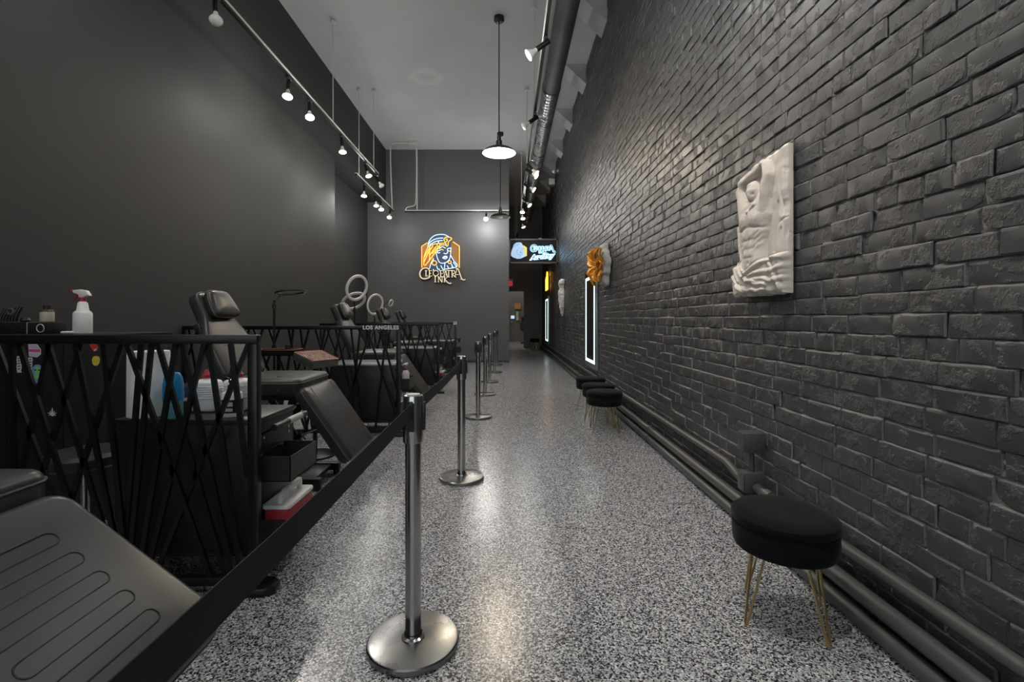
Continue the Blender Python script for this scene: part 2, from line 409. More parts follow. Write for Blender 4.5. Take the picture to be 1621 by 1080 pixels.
# ---------------- brick wall
def mortar():
    mb = MB().box(XR + .02, XR + .35, YS, 27.5, 0, ZC)
    def patch(y0, y1, z0, z1, st):
        ny = int((y1 - y0) / st); nz_ = int((z1 - z0) / st); vs = []; o = len(mb.v)
        for j in range(nz_ + 1):
            z = z0 + (z1 - z0) * j / nz_
            for i in range(ny + 1):
                y = y0 + (y1 - y0) * i / ny
                n1 = noise.noise(Vector((y * 9, z * 22, 1))); n2 = noise.noise(Vector((y * 40, z * 55, 4)))
                vs.append((XR + .004 + .007 * n1 + .006 * n2, y, z))
        fs = [(j * (ny + 1) + i, j * (ny + 1) + i + 1, (j + 1) * (ny + 1) + i + 1, (j + 1) * (ny + 1) + i) for j in range(nz_) for i in range(ny)]
        mb.add(vs, fs)
    patch(.3, 6.5, 0, 4.2, .0125); patch(6.5, 27.4, 0, 4.2, .04); patch(YS, .3, 0, 4.2, .1); patch(YS, 27.4, 4.2, ZC, .05)
    return mb
wr = struct('wall_right', mortar(), 'mortar_glint', 'black painted brick wall along the right side')
def brick_geo(L, Hh, seed, lo=False):
    rnd = random.Random(seed); mb = MB()
    nx, nz = (2, 1) if lo else (5, 2); b = 0.004
    # rings: back (at mortar), front edge, front face inset
    def ring(ins, x, jit, lip=0.0, side=0.0):
        pts = []
        for i in range(nx + 1): pts.append((-L/2 + L * i / nx, -Hh/2))
        for i in range(1, nz + 1): pts.append((L/2, -Hh/2 + Hh * i / nz))
        for i in range(nx - 1, -1, -1): pts.append((-L/2 + L * i / nx, Hh/2))
        for i in range(nz - 1, 0, -1): pts.append((-L/2, -Hh/2 + Hh * i / nz))
        out = []
        for y, z in pts:
            y2 = y - math.copysign(ins, y) if abs(abs(y) - L/2) < 1e-6 else y
            z2 = z - math.copysign(ins, z) if abs(abs(z) - Hh/2) < 1e-6 else z
            if lip and z > Hh/2 - 1e-6: z2 += lip
            if side and abs(abs(y) - L/2) < 1e-6: y2 += math.copysign(side, y)
            out.append([x + rnd.uniform(-jit, jit) * .5, y2 + rnd.uniform(-jit, jit), z2 + rnd.uniform(-jit, jit)])
        return out
    j = 0.0025
    r0 = ring(0, 0.002, .002, .0095, .003); r1 = ring(0, -0.007, j, .0015); r2 = ring(b, -0.009, j)
    k = rnd.random()
    if k < 0.2:      # chipped corner
        q = rnd.choice([0, nx, nx + nz]); 
        for rr in (r1, r2):
            rr[q][1] *= 0.9; rr[q][2] *= 0.65; rr[q][0] += 0.006
    n = len(r0); vs = r0 + r1 + r2
    fs = [(a * n + i, a * n + (i + 1) % n, (a + 1) * n + (i + 1) % n, (a + 1) * n + i) for a in (0, 1) for i in range(n)]
    # front face strips
    if lo: fs.append(tuple(range(2 * n, 3 * n)))
    else:
        mids = []
        for i in range(1, nx):
            vs.append([-0.009 + rnd.uniform(-.0015, .0015), -L/2 + L * i / nx, rnd.uniform(-.004, .004)]); mids.append(len(vs) - 1)
        row0 = [2 * n + i for i in range(nx + 1)]; row2 = [2 * n + nx + nz + (nx - i) for i in range(nx + 1)]
        row1 = [2 * n + 2 * nx + 2 * nz - 1] + mids + [2 * n + nx + 1]
        for a, bb in ((row0, row1), (row1, row2)):
            for i in range(nx): fs.append((a[i], a[i + 1], bb[i + 1], bb[i]))
    mb.add(vs, fs); mb.n_joint = n; return mb
CP, BL = 0.0865, 0.25
placed = []
z = 0.0; row = 0; rb = random.Random(3)
HEAD0 = 13                                     # a header course at z about 1.17
while z < ZC - 0.05:
    header = (row - HEAD0) % 7 == 0
    L = 0.125 if header else BL
    y = 0.35 - rb.random() * L
    while y < 21.0:
        l = L * rb.uniform(0.92, 1.06)
        placed.append((y + l/2, z + CP/2 + rb.uniform(-.003, .003), l - 0.011, header, rb.uniform(-.006, .006), rb.uniform(-.8, .8)))
        y += l
    z += CP; row += 1
def vis_area(p):
    yy, zz = p[0], p[1]
    ix = VX + XR * F / yy; iy = VY - (zz - CZ) * F / yy
    if ix > W + 25 or iy < -15 or iy > H + 10 or zz < 0.12: return 0
    if 1160 < ix < 1257 and 240 < iy < 465: return 0
    return p[2] * XR / yy ** 3
order = sorted(range(len(placed)), key=lambda i: -vis_area(placed[i]))
near = set(order[:300])
var_full = [brick_geo(BL - 0.011, CP - 0.011, 100 + i) for i in range(14)]
var_head = [brick_geo(0.114, CP - 0.011, 200 + i) for i in range(6)]
me_full = [m.mesh('brick', True, 20) for m in var_full]; me_head = [m.mesh('brick', True, 20) for m in var_head]
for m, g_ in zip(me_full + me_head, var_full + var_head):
    m.materials.append(MATS['brick_paint']); m.materials.append(MATS['mortar_glint'])
    for k in range(g_.n_joint): m.polygons[k].material_index = 1  # joint faces take the colour lightened for glints
lo_full = [brick_geo(BL - 0.011, CP - 0.011, 300 + i, True) for i in range(8)]; lo_head = [brick_geo(0.114, CP - 0.011, 400 + i, True) for i in range(4)]
rest = MB(); rest_mi = []
for i, (y, zz, l, hd, dx, rot) in enumerate(placed):
    base = 0.114 if hd else BL - 0.011
    if i in near:
        me = rb.choice(me_head if hd else me_full)
        o = bpy.data.objects.new('brick', me); C.objects.link(o); o.parent = wr
        o.location = (XR + dx, y, zz); o.scale = (1, l / base, 1); o.rotation_euler = (R(rot), 0, 0)
    else:
        src = rb.choice((var_head if hd else var_full) if y < 6.5 and zz < 4.5 else (lo_head if hd else lo_full))
        s_ = l / base; off = len(rest.v)
        rest.v += [(XR + dx + v[0], y + v[1] * s_, zz + v[2]) for v in src.v]
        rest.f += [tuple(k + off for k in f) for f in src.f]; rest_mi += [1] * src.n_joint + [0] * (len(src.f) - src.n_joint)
me = bpy.data.meshes.new('brick_courses'); me.from_pydata(rest.v, [], rest.f); me.shade_smooth(); me.set_sharp_from_angle(angle=R(20))
bm = bmesh.new(); bm.from_mesh(me); bmesh.ops.recalc_face_normals(bm, faces=bm.faces); bm.to_mesh(me); bm.free()
o = link('brick_courses', me, 'brick_paint', wr); o['kind'] = 'stuff'
me.materials.append(MATS['mortar_glint']); me.polygons.foreach_set('material_index', rest_mi)

# ---------------- ceiling haunches above the brick wall
for k in range(8):
    y0 = 5.35 + 1.95 * k
    MB().prism([(1.13, ZC), (XM, ZC), (XM, 5.86)], y0, y0 + 0.45, 'y').build('beam', 'beam_paint', ceil, False)

# ---------------- pipes along the foot of the brick wall
def pipe(label, pts, r, name='floor_pipe'):
    t = thing(name, label, 'pipe', (pts[0][0], pts[0][1], 0))
    o0 = Vector(t.location)
    MB().tube([Vector(p) - o0 for p in pts], r, 14).build('run', 'pipe_paint', t)
    L = (Vector(pts[-1]) - Vector(pts[0])).length
    for q in (2.4, 4.6, 6.9, 9.3, 12.0):
        y = pts[0][1] + q
        x, z_ = pts[0][0], pts[0][2]
        if y < pts[-1][1] and len(pts) == 2:
            MB().cyl(Vector((x, y - .03, z_)) - o0, Vector((x, y + .03, z_)) - o0, r * 1.25, n=14).build('coupling', 'pipe_paint', t)
            MB().box(x - .012, XR + .02, y + .2, y + .23, z_ - r * 1.15, z_ + r * 1.15, Matrix.Translation(-o0)).build('bracket', 'pipe_paint', t)
pipe('lowest black painted pipe running along the floor at the brick wall', [(1.46, 0.3, 0.045), (1.46, 20.8, 0.045)], 0.034)
pipe('black painted pipe just above the lowest one at the brick wall', [(1.475, 0.3, 0.135), (1.475, 20.8, 0.135)], 0.036)
pipe('thinner black conduit on the brick wall running from the electrical box to the far wall', [(1.485, 2.94, 0.26), (1.49, 3.05, 0.27), (1.505, 3.25, 0.30), (1.505, 20.8, 0.30)], 0.026, 'wall_conduit')
pipe('thinner black conduit on the brick wall beside the near velvet stool', [(1.49, 0.3, 0.27), (1.49, 2.83, 0.27)], 0.026, 'wall_conduit')
t = thing('electrical_box', 'pair of grey painted electrical boxes on the brick wall behind the near stool', 'electrical box', (1.5, 2.88, 0.2))
for zz in (0.235, 0.475):
    b_ = MB().box(-.075, .045, -.045, .045, zz - .2, zz - .08).build('box', 'pipe_paint', t, bevel=.006)
    MB().box(-.082, -.074, -.04, .04, zz - .195, zz - .085).build('cover', 'pipe_paint', b_, bevel=.003)
    MB().cyl((-.08, 0, zz - .1), (-.087, 0, zz - .1), .006, n=8).build('screw', 'steel', b_)
MB().cyl((-.015, 0, .15), (-.015, 0, .29), .016, n=12).build('conduit', 'pipe_paint', t)

# ================================================================ CEILING FITTINGS
# duct
t = thing('spiral_duct', 'round sheet metal ventilation duct hung under the ceiling by the brick wall', 'duct', (0.84, 5.0, 5.68))
MB().lathe([(.165, 0), (.165, 4.0)], 28, axis='y').build('plain_section', 'duct_dull', t)
prof = []; y = 4.02
while y < 15.85:
    prof += [(.158, y), (.158, y + .098), (.170, y + .104), (.170, y + .116), (.158, y + .122)]; y += .125
MB().lathe(prof, 28, axis='y').build('spiral_section', 'duct_steel', t)
for y in (4.0, 7.4, 10.8): MB().lathe([(.17, y - .03), (.178, y - .03), (.178, y + .03), (.17, y + .03)], 28, axis='y').build('joint_band', 'steel', t)
for y in (2.0, 5.6, 9.0, 12.5):
    MB().box(-.012, .012, y - .02, y + .02, .16, ZC - 5.68).build('hanger_strap', 'steel', t)
g = MB().lathe([(.05, -.02), (.09, .0), (.16, .16), (.16, .2), (0, .2)], 20, c=(-.17, 5.1, -.02), M=Matrix.Rotation(R(100), 3, 'Y') ).build('air_register', 'duct_steel', t)
g = MB().lathe([(.05, -.02), (.09, .0), (.13, .12), (.13, .16), (0, .16)], 20, c=(-.17, 7.9, -.02), M=Matrix.Rotation(R(100), 3, 'Y') ).build('air_register', 'duct_steel', t)
for lab, loc, s_ in (('grey fixture box mounted high on the brick wall under the haunches', (1.40, 15.0, 5.6), .24),
                     ('small grey speaker on the brick wall above the academy sign', (1.05, 15.2, 3.82), .11)):
    t = thing('wall_speaker', lab, 'speaker', loc)
    MB().box(-s_/2, s_/2, -s_/2, s_/2, -s_/2, s_/2).build('body', 'frame_grey', t, bevel=.03)
    MB().box(-s_/2.6, s_/2.6, -s_/2 - .006, -s_/2 + .002, -s_/2.6, s_/2.6).build('grille', 'conduit_white', t, bevel=.002)
    MB().bar((s_/2 - .01, 0, 0), (XR - loc[0], .1, .02), .03, .03, (0, 0, 1)).build('arm', 'frame_grey', t)
t = thing('security_camera', 'small white camera on the dark upper brick wall near the haunches', 'camera', (1.52, 14.3, 5.75))
MB().box(-.02, .03, -.04, .04, -.04, .04).build('mount', 'conduit_white', t, bevel=.006)
MB().cyl((-.02, 0, 0), (-.10, -.05, -.02), .012, n=10).build('arm', 'conduit_white', t)
MB().cyl((-.08, .02, -.03), (-.14, -.12, -.06), .045, .04, n=16).build('body', 'white_plastic', t)

# tracks
def track(label, p0, p1, hangers, white=True):
    p0 = Vector(p0); p1 = Vector(p1); t = thing('light_track', label, 'light track', p0)
    d = p1 - p0; up = (0, 0, 1)
    MB().bar((0, 0, 0), d, .036, .03, up).build('rail', 'black_metal', t)
    MB().bar((0, 0, .026), d + Vector((0, 0, .026)), .056, .022, up).build('conduit_bar', 'conduit_white', t)
    for f in (0, 1): MB().bar(d * f - d.normalized() * .012, d * f + d.normalized() * .012, .042, .042, up).build('end_cap', 'black_metal', t)
    for h in hangers:
        q = d * h
        MB().cyl(q + Vector((0, 0, .02)), (q.x, q.y, ZC - p0.z), .009, n=8).build('hanger_rod', 'conduit_white', t)
        MB().lathe([(.0, 0), (.05, 0), (.045, .03), (0, .035)], 16, c=(q.x, q.y, ZC - p0.z - .036), M=Matrix.Rotation(math.pi, 3, 'X')).build('ceiling_cup', 'conduit_white', t)
    return t
def yfrac(y0, y1, ys): return [(y - y0) / (y1 - y0) for y in ys]
track('long white topped light track hung along the left wall', (-2.89, 0.5, 4.5), (-2.89, 10.55, 4.5), yfrac(.5, 10.55, (3.0, 7.86, 10.25)))
track('short light track hung in front of the left wall recess', (-3.19, 10.0, 4.33), (-3.22, 13.35, 4.33), yfrac(10, 13.35, (10.2,)))
track('long light track hung beside the ventilation duct', (0.42, 0.5, 4.4), (0.42, 15.2, 4.4), yfrac(.5, 15.2, (3.6, 7.5, 10.18, 14.05)))
track('white light track running across in front of the end wall', (-2.9, 13.5, 4.34), (0.05, 13.5, 4.34), [])
t = thing('conduit_drop', 'white conduits dropping from a ceiling junction box near the end wall', 'conduit', (-2.63, 13.3, ZC))
MB().box(-.12, .12, -.1, .1, -.09, 0).build('junction_box', 'conduit_white', t, bevel=.01)
MB().tube(smoothpoly([(-.1, 0, -.05), (-.3, 0, .0 - .02), (-.62, 0, -.03), (-.66, 0, -.2), (-.63, 0, -1.2), (-.6, 0, -1.9)], 2, False), .018, 8).build('pipe', 'conduit_white', t)
MB().tube(smoothpoly([(.02, .1, -.06), (.04, .18, -.12), (.04, .2, -.8), (.03, .2, -1.7), (-.05, .2, -1.76), (-.24, .2, -1.78), (-.28, .2, -1.9)], 2, False), .013, 8).build('cable', 'conduit_white', t)
MB().cyl((.06, .2, -.02), (.06, .2, -1.89), .014, n=8).build('hanger_rod', 'conduit_white', t)

# track lamps
def lamp_parts(t, dirv, lit, drop, power, spill=1.0):
    """hangs at t origin; dirv: beam direction"""
    d = Vector(dirv).normalized()
    MB().box(-.022, .022, -.05, .05, -.045, -.012).build('mount', 'black_plastic', t, bevel=.004)
    j = Vector((0, 0, -drop * .42))
    MB().cyl((0, 0, -.04), j, .009, n=8).build('stem', 'black_metal', t)
    s0 = j - d * .05; s1 = j + d * .12
    a = d.cross(Vector((0.3, 1, 0.2))).normalized()
    for s in (-1, 1): MB().cyl(j + a * (.026 * s) - d * .05, s1 + a * (.026 * s), .006, n=6).build('yoke_rod', 'black_metal', t)
    MB().cyl(s0, s1, .024, .026, n=14).build('socket', 'black_metal', t)
    q = d.to_track_quat('Z', 'Y').to_matrix()
    b = MB().lathe([(0, 0), (.021, 0), (.023, .025), (.030, .05), (.058, .098), (.063, .112), (.062, .116)], 20, c=s1 - d * .005, M=q).build('bulb', 'bulb_white', t)
    MB().lathe([(.060, .113), (.045, .121), (.02, .126), (0, .127)], 20, c=s1 - d * .005, M=q).build('lens', 'bulb_lens' if lit else 'bulb_off', b)
    if lit:
        l = bpy.data.lights.new('lamp_beam', 'SPOT'); l.energy = power; l.spot_size = R(92); l.spot_blend = 0.9
        l.color = (1.0, 0.92, 0.83); l.shadow_soft_size = 0.04
        lo = bpy.data.objects.new('lamp_beam', l); C.objects.link(lo); lo.parent = t
        lo.location = s1 + d * .12; lo.rotation_euler = (-d).to_track_quat('Z', 'Y').to_euler()
        l = bpy.data.lights.new('lamp_spill', 'POINT'); l.energy = SPILL_W * spill; l.color = (1.0, 0.985, 0.965); l.shadow_soft_size = 0.12
        lo = bpy.data.objects.new('lamp_spill', l); C.objects.link(lo); lo.parent = t; lo.location = s1 + d * .19
def track_lamp(label, pos, dirv, lit=True, drop=.2, power=None, group=None, spill=1.0):
    t = thing('track_lamp', label, 'track light', pos, 0, group)
    lamp_parts(t, dirv, lit, drop, SPOT_W if power is None else power, spill); return t
LL = [(1.6, (.5, .2, -1), 1), (3.1, (.5, .1, -1), 1), (4.69, (.25, -.35, -1), 0), (6.26, (.1, -.35, -1), 1), (6.92, (.2, -.4, -1), 1), (8.27, (.15, -.2, -1), 1), (9.68, (.35, -.2, -1), 1), (10.48, (.6, -.15, -.9), 0)]
for i, (y, d, lit) in enumerate(LL):
    track_lamp(f'black lamp with white bulb, {ORD[i]} from the shop front on the left wall track', (-2.89, y, 4.49), d, lit, .22, group='lamps on the left wall track', spill=.45 if y < 4 else .3)
for i, (y, d) in enumerate(((10.6, (.05, -.25, -1)), (11.5, (.15, -.2, -1)), (11.95, (.2, -.3, -1)), (12.95, (0, -.5, -1)))):
    track_lamp(f'lit lamp, {ORD[i]} from the near end of the short recess track', (-3.2, y, 4.32), d, True, .2, group='lamps on the recess track', spill=.25)
RL = [(1.3, (.36, .15, -1), 2.2), (2.5, (.34, .2, -1), 2.2), (3.9, (.9, .45, -1.0), .3), (5.2, (-1, .0, -.7), 1.3), (7.15, (-.75, -.2, -.6), 0), (9.35, (.75, -.2, -.8), .34), (9.65, (.95, -.3, -.75), .25), (10.7, (1, -.3, -.7), .25),
      (12.0, (.7, -.3, -.8), .6), (12.6, (-.1, -.4, -1), .8), (13.4, (.1, -.4, -1), .8), (14.6, (.4, -.2, -1), .8)]
for i, (y, d, lit) in enumerate(RL):
    track_lamp(f'black track lamp, {ORD[i]} from the shop front on the duct side track', (0.42, y, 4.39), d, bool(lit), .2, SPOT_W * lit, 'lamps on the duct side track', .4 if y < 6 else .13)
track_lamp('lit track lamp near the right end of the track on the end wall', (-.6, 13.5, 4.33), (0, -.75, -.7), True, .2)
for i, (x, y, z_) in enumerate(((.36, 17.2, 4.4), (.30, 17.2, 4.08))):
    t = thing('track_lamp', f'unlit white flood lamp hanging in the corridor, {("upper", "lower")[i]} of two', 'track light', (x, y, z_))
    lamp_parts(t, (-.2, -.3, -1), False, .2, 0)
    MB().cyl((0, 0, -.02), (0, 0, ZC - z_), .006, n=6).build('hanger_rod', 'conduit_white', t)

# pendants
def pendant(label, x, y, z_, lit):
    t = thing('pendant_lamp', label, 'pendant lamp', (x, y, z_), 0, 'warehouse pendants')
    MB().lathe([(.0, 0), (.085, 0), (.085, -.06), (.06, -.085), (0, -.09)], 24, c=(0, 0, ZC - z_)).build('canopy', 'shade_black', t)
    MB().cyl((0, 0, .26), (0, 0, ZC - z_ - .08), .009, n=8).build('cord', 'black_metal', t)
    MB().lathe([(0, .27), (.03, .27), (.035, .2), (.05, .19), (.05, .11), (.04, .1), (0, .1)], 20).build('socket_cap', 'steel', t)
    MB().lathe([(.045, .115), (.06, .1), (.16, .075), (.24, .035), (.268, .0), (.272, -.012)], 40).build('shade', 'shade_black', t)
    MB().lathe([(.043, .105), (.06, .092), (.158, .067), (.236, .029), (.263, -.002), (.27, -.012)], 40).build('shade_lining', 'shade_inner', t)
    b = MB().lathe([(0, .1), (.03, .1), (.045, .06), (.07, .02), (.06, -.03), (.03, -.05), (0, -.055)], 20).build('bulb', 'globe' if lit else 'bulb_off', t)
    if lit:
        l = bpy.data.lights.new('pendant_glow', 'POINT'); l.energy = 90; l.color = (1, .84, .62); l.shadow_soft_size = .05
        lo = bpy.data.objects.new('pendant_glow', l); C.objects.link(lo); lo.parent = t; lo.location = (0, 0, -.09)
pendant('lit warehouse pendant lamp with wide metal shade, the nearer one', -.135, 7.8, 4.02, True)
pendant('unlit dark warehouse pendant lamp hanging in front of the end wall', -.185, 12.65, 4.0, False)

# ================================================================ NEON SIGN ON THE END WALL
GLYPHS = [   # CLEOPATRA / INK drawn as strokes in sign units (x right, y down), pen weight
 ('C', [(smoothpoly([(428, 722), (400, 700), (355, 692), (300, 715), (264, 775), (270, 840), (310, 880), (360, 882), (410, 868), (440, 850)], 2, False), 15), ([(428, 700), (428, 740)], 7)]),
 ('L', [([(372, 742), (372, 835)], 11), ([(352, 740), (394, 740)], 6), ([(360, 836), (402, 836), (406, 815)], 6)]),
 ('E', [([(432, 742), (432, 835)], 11), ([(415, 740), (470, 740), (472, 755)], 6), ([(432, 788), (462, 788)], 6), ([(415, 836), (470, 838), (476, 818)], 6)]),
 ('O', [(circ(540, 785, 46, 20), 9)]),
 ('P', [([(622, 742), (622, 850)], 11), ([(605, 740), (640, 740)] + circ(645, 768, 27, 8, -90, 90) + [(622, 796)], 7), ([(607, 851), (640, 851)], 6)]),
 ('A', [([(705, 738), (672, 850)], 7), ([(705, 738), (738, 850)], 11), ([(685, 815), (725, 815)], 6), ([(660, 851), (688, 851)], 6)]),
 ('T', [([(760, 742), (760, 850)], 11), ([(722, 752), (724, 738), (798, 738), (800, 752)], 7), ([(745, 851), (778, 851)], 6)]),
 ('R', [([(818, 742), (818, 850)], 11), ([(800, 740), (840, 740)] + circ(842, 766, 25, 8, -90, 90) + [(820, 792), (850, 830), (885, 860)], 8), ([(804, 851), (834, 851)], 6)]),
 ('A', [([(905, 705), (865, 840)], 7), (smoothpoly([(880, 712), (915, 702), (940, 760), (965, 840), (985, 890), (1020, 905), (1045, 890)], 2, False), 13), ([(880, 810), (940, 810)], 6), ([(850, 842), (885, 842)], 6), ([(955, 890), (985, 888)], 6)]),
 ('I', [([(530, 845), (530, 935)], 11), ([(512, 842), (550, 842)], 6), ([(512, 936), (550, 936)], 6)]),
 ('N', [([(585, 845), (585, 935)], 8), (smoothpoly([(572, 842), (590, 848), (620, 900), (645, 940), (650, 935)], 1, False), 11), ([(648, 845), (648, 935)], 8), ([(634, 842), (664, 842)], 6), ([(572, 936), (598, 936)], 6)]),
 ('K', [([(688, 845), (688, 935)], 11), ([(672, 842), (704, 842)], 6), ([(745, 842), (692, 892)], 7), (smoothpoly([(692, 888), (730, 935), (770, 962), (800, 962), (798, 948)], 2, False), 12), ([(672, 936), (704, 936)], 6)]),
]
HEAD_BLUE = [
 smoothpoly([(402, 335), (408, 255), (455, 180), (520, 132), (600, 118), (695, 120), (765, 168)], 2, False),
 smoothpoly([(405, 290), (465, 225), (560, 186), (662, 180)], 2, False), smoothpoly([(425, 305), (500, 252), (580, 226), (655, 225)], 2, False),
 [(583, 228), (583, 268)],
 smoothpoly([(540, 430), (560, 520), (600, 612), (690, 612), (760, 570), (790, 490), (795, 340)], 2, False),
 smoothpoly([(598, 365), (640, 322), (705, 355)], 1, False), smoothpoly([(740, 365), (770, 350), (795, 362)], 1, False),
 smoothpoly([(612, 388), (560, 405), (562, 440), (610, 430)], 2, False), smoothpoly([(735, 365), (742, 430), (715, 455), (670, 440)], 2, False),
 smoothpoly([(650, 520), (690, 488), (742, 500), (705, 545), (650, 520)], 1, False), [(660, 518), (735, 505)],
 [(692, 614), (680, 740)], [(620, 650), (672, 742)], smoothpoly([(500, 530), (440, 640), (430, 725)], 2, False), [(550, 655), (572, 722)], [(590, 705), (600, 740)], [(490, 715), (500, 745)],
 smoothpoly([(795, 480), (850, 585), (920, 650), (865, 690), (690, 715)], 2, False), [(730, 650), (758, 705)], [(800, 620), (832, 685)], [(835, 595), (885, 665)], [(810, 650), (820, 690)]]
HEAD_ORANGE = [
 [(388, 262), (295, 322), (295, 688)], [(830, 245), (940, 320), (940, 688)],
 smoothpoly([(672, 215), (690, 175), (730, 160), (815, 180), (800, 212), (752, 235), (745, 320), (712, 322), (715, 280), (672, 215)], 2, False), smoothpoly([(700, 205), (730, 190), (735, 225), (712, 245)], 2, False),
 smoothpoly([(415, 330), (480, 290), (570, 275), (692, 268)], 2, False), circ(583, 297, 26, 14) + [(609, 297)], [(612, 300), (705, 298)],
 smoothpoly([(402, 338), (350, 450), (330, 540), (332, 680), (430, 560), (545, 400), (610, 325)], 1, False), [(440, 330), (342, 505)], [(490, 312), (425, 400), (335, 590)], [(545, 318), (430, 480), (425, 560)], [(430, 340), (430, 560)], [(580, 330), (470, 450)],
 circ(512, 608, 38, 16) + [(550, 608)], circ(773, 594, 26, 14) + [(799, 594)], [(608, 386), (640, 374), (668, 390)], [(748, 400), (792, 408)]]
HEXA = [(295, 690), (295, 320), (400, 258), (830, 245), (940, 320), (940, 690)]
HEADP = smoothpoly([(400, 335), (412, 250), (470, 170), (600, 120), (700, 120), (790, 190), (800, 470), (860, 590), (920, 650), (860, 690), (690, 720), (600, 745), (430, 725), (430, 640), (520, 480), (590, 330)], 1)
def sign3(t, sx, sy, scale, ox, oy):
    """map sign units to metres on the sign plane (local x, z), origin ox, oy"""
    return lambda p, y=0.0: ((p[0] - ox) * scale, y, -(p[1] - oy) * scale)
s_ = 13.8 / F / 10.8
c0 = px(700, 411, 13.8)
t = thing('neon_sign', 'neon and acrylic CLEOPATRA INK sign with a crowned head on the end wall', 'neon sign', (c0.x, YB - .02, c0.z))
f_ = sign3(t, 0, 0, s_, 648, 551)
MB().prism([(f_(p)[0], f_(p)[2]) for p in HEXA], -.03, -.015, 'y').build('hexagon_panel', 'acrylic_orange', t, False)
MB().prism([(f_(p)[0], f_(p)[2]) for p in HEADP], -.045, -.031, 'y').build('head_panel', 'acrylic_blue', t, False)
for p in HEAD_BLUE: MB().tube([f_(q, -.056) for q in p], 7.0 * s_, 6).build('neon_tube', 'neon_blue', t)
for p in HEAD_ORANGE: MB().tube([f_(q, -.056) for q in p], 7.0 * s_, 6).build('neon_tube', 'neon_orange', t)
def letters(t, f_, scale, m, back, w=1.0, yo=-.095, bw=14):
    for ch, strokes in GLYPHS:
        L = MB(); B = MB()
        for pts, wd_ in strokes:
            L.tube([f_(q, yo) for q in pts], wd_ * w * scale, 6); B.tube([f_(q, yo + .035) for q in pts], (wd_ * w + bw) * scale, 6)
        o = L.build('letter', m, t); b = B.build('letter_backing', back, o)
letters(t, f_, s_, 'letter_cream', 'sign_backing', .85, -.095, 11)
for x in (-.4, .3): MB().cyl((x, -.02, .1), (x, .02, .1), .015, n=10).build('standoff', 'steel', t)

# ---------------- academy board across the corridor
t = thing('academy_board', 'black framed board with glowing CLEOPATRA INK Academy lettering over the corridor', 'sign board', (0.78, 14.35, 3.33))
MB().box(-.71, .73, -.02, .04, -.36, .36).build('panel', 'board_black', t, False)
fr = MB()
for a in ((-.73, .75, .33, .37), (-.73, .75, -.37, -.33)): fr.box(a[0], a[1], -.05, .05, a[2], a[3])
for x in (-.73, .71): fr.box(x, x + .04, -.05, .05, -.37, .37)
fr.build('frame', 'frame_grey', t, False)
s2 = 0.00095
f2 = lambda p, y=0: (0.30 + (p[0] - 650) * s2, y, .075 - (p[1] - 800) * s2)
letters(t, f2, s2, 'board_black', 'neon_ice', 1.0, -.075, 17)
me = text_mesh('Academy', .19, .45, .006, 0.0, .95); o = link('script_lettering', me, 'board_black', t); o.rotation_euler = (R(90), R(-6), 0); o.location = (.26, -.075, -.17)
me = text_mesh('Academy', .19, .45, .006, .022, .95); o = link('script_glow', me, 'neon_ice', t); o.rotation_euler = (R(90), R(-6), 0); o.location = (.26, -.05, -.17)
s3 = 0.00078
f3 = lambda p, y=0: (-.42 + (p[0] - 640) * s3, y, .02 - (p[1] - 430) * s3)
MB().prism([(f3(p)[0], f3(p)[2]) for p in [(700, 200), (830, 245), (940, 320), (940, 640), (700, 740)]], -.035, -.021, 'y').build('hexagon_panel', 'acrylic_yellow', t, False)
MB().prism([(f3(p)[0], f3(p)[2]) for p in smoothpoly([(330, 680), (320, 520), (400, 300), (420, 240), (500, 130), (700, 110), (770, 200), (800, 470), (900, 650), (640, 780)], 1)], -.05, -.036, 'y').build('head_panel', 'acrylic_ice', t, False)
for p in HEAD_BLUE[:12]: MB().tube([f3(q, -.054) for q in p], 5 * s3, 5).build('neon_tube', 'sky_blue', t)

# ---------------- exit sign, far room
t = thing('exit_sign', 'small red and white EXIT sign above the corridor doorway', 'exit sign', (.08, YF - .04, 2.88))
MB().box(-.16, .16, -.03, .035, -.17, .17).build('housing', 'exit_white', t, bevel=.01)
MB().box(-.15, .15, -.036, -.03, -.15, .06).build('face', 'exit_red', t, False)
o = link('lettering', text_mesh('EXIT', .13, 0, .003), 'exit_white', t); o.rotation_euler = (R(90), 0, 0); o.location = (0, -.04, -.045)
for lab, loc, w_, h_, m in (('orange brown framed poster on the wall of the back room', (.58, 26.36, 2.0), .34, .34, 'poster_warm'),
                            ('narrow vertical framed poster under the orange one in the back room', (.56, 26.36, 1.45), .12, .5, 'label_cream'),
                            ('small glowing screen on the back room wall', (.30, 26.36, 1.38), .2, .17, 'screen'),
                            ('small tan notice below the glowing screen', (.26, 26.36, 1.14), .1, .14, 'poster_warm')):
    t = thing('wall_picture', lab, 'picture', loc)
    fr = MB().box(-w_/2 - .02, w_/2 + .02, -.01, .04, h_/2, h_/2 + .02).box(-w_/2 - .02, w_/2 + .02, -.01, .04, -h_/2 - .02, -h_/2).box(-w_/2 - .02, -w_/2, -.01, .04, -h_/2, h_/2).box(w_/2, w_/2 + .02, -.01, .04, -h_/2, h_/2)
    fr.build('frame', 'frame_grey', t, False); MB().box(-w_/2, w_/2, 0, .03, -h_/2, h_/2).build('print', m, t, False)

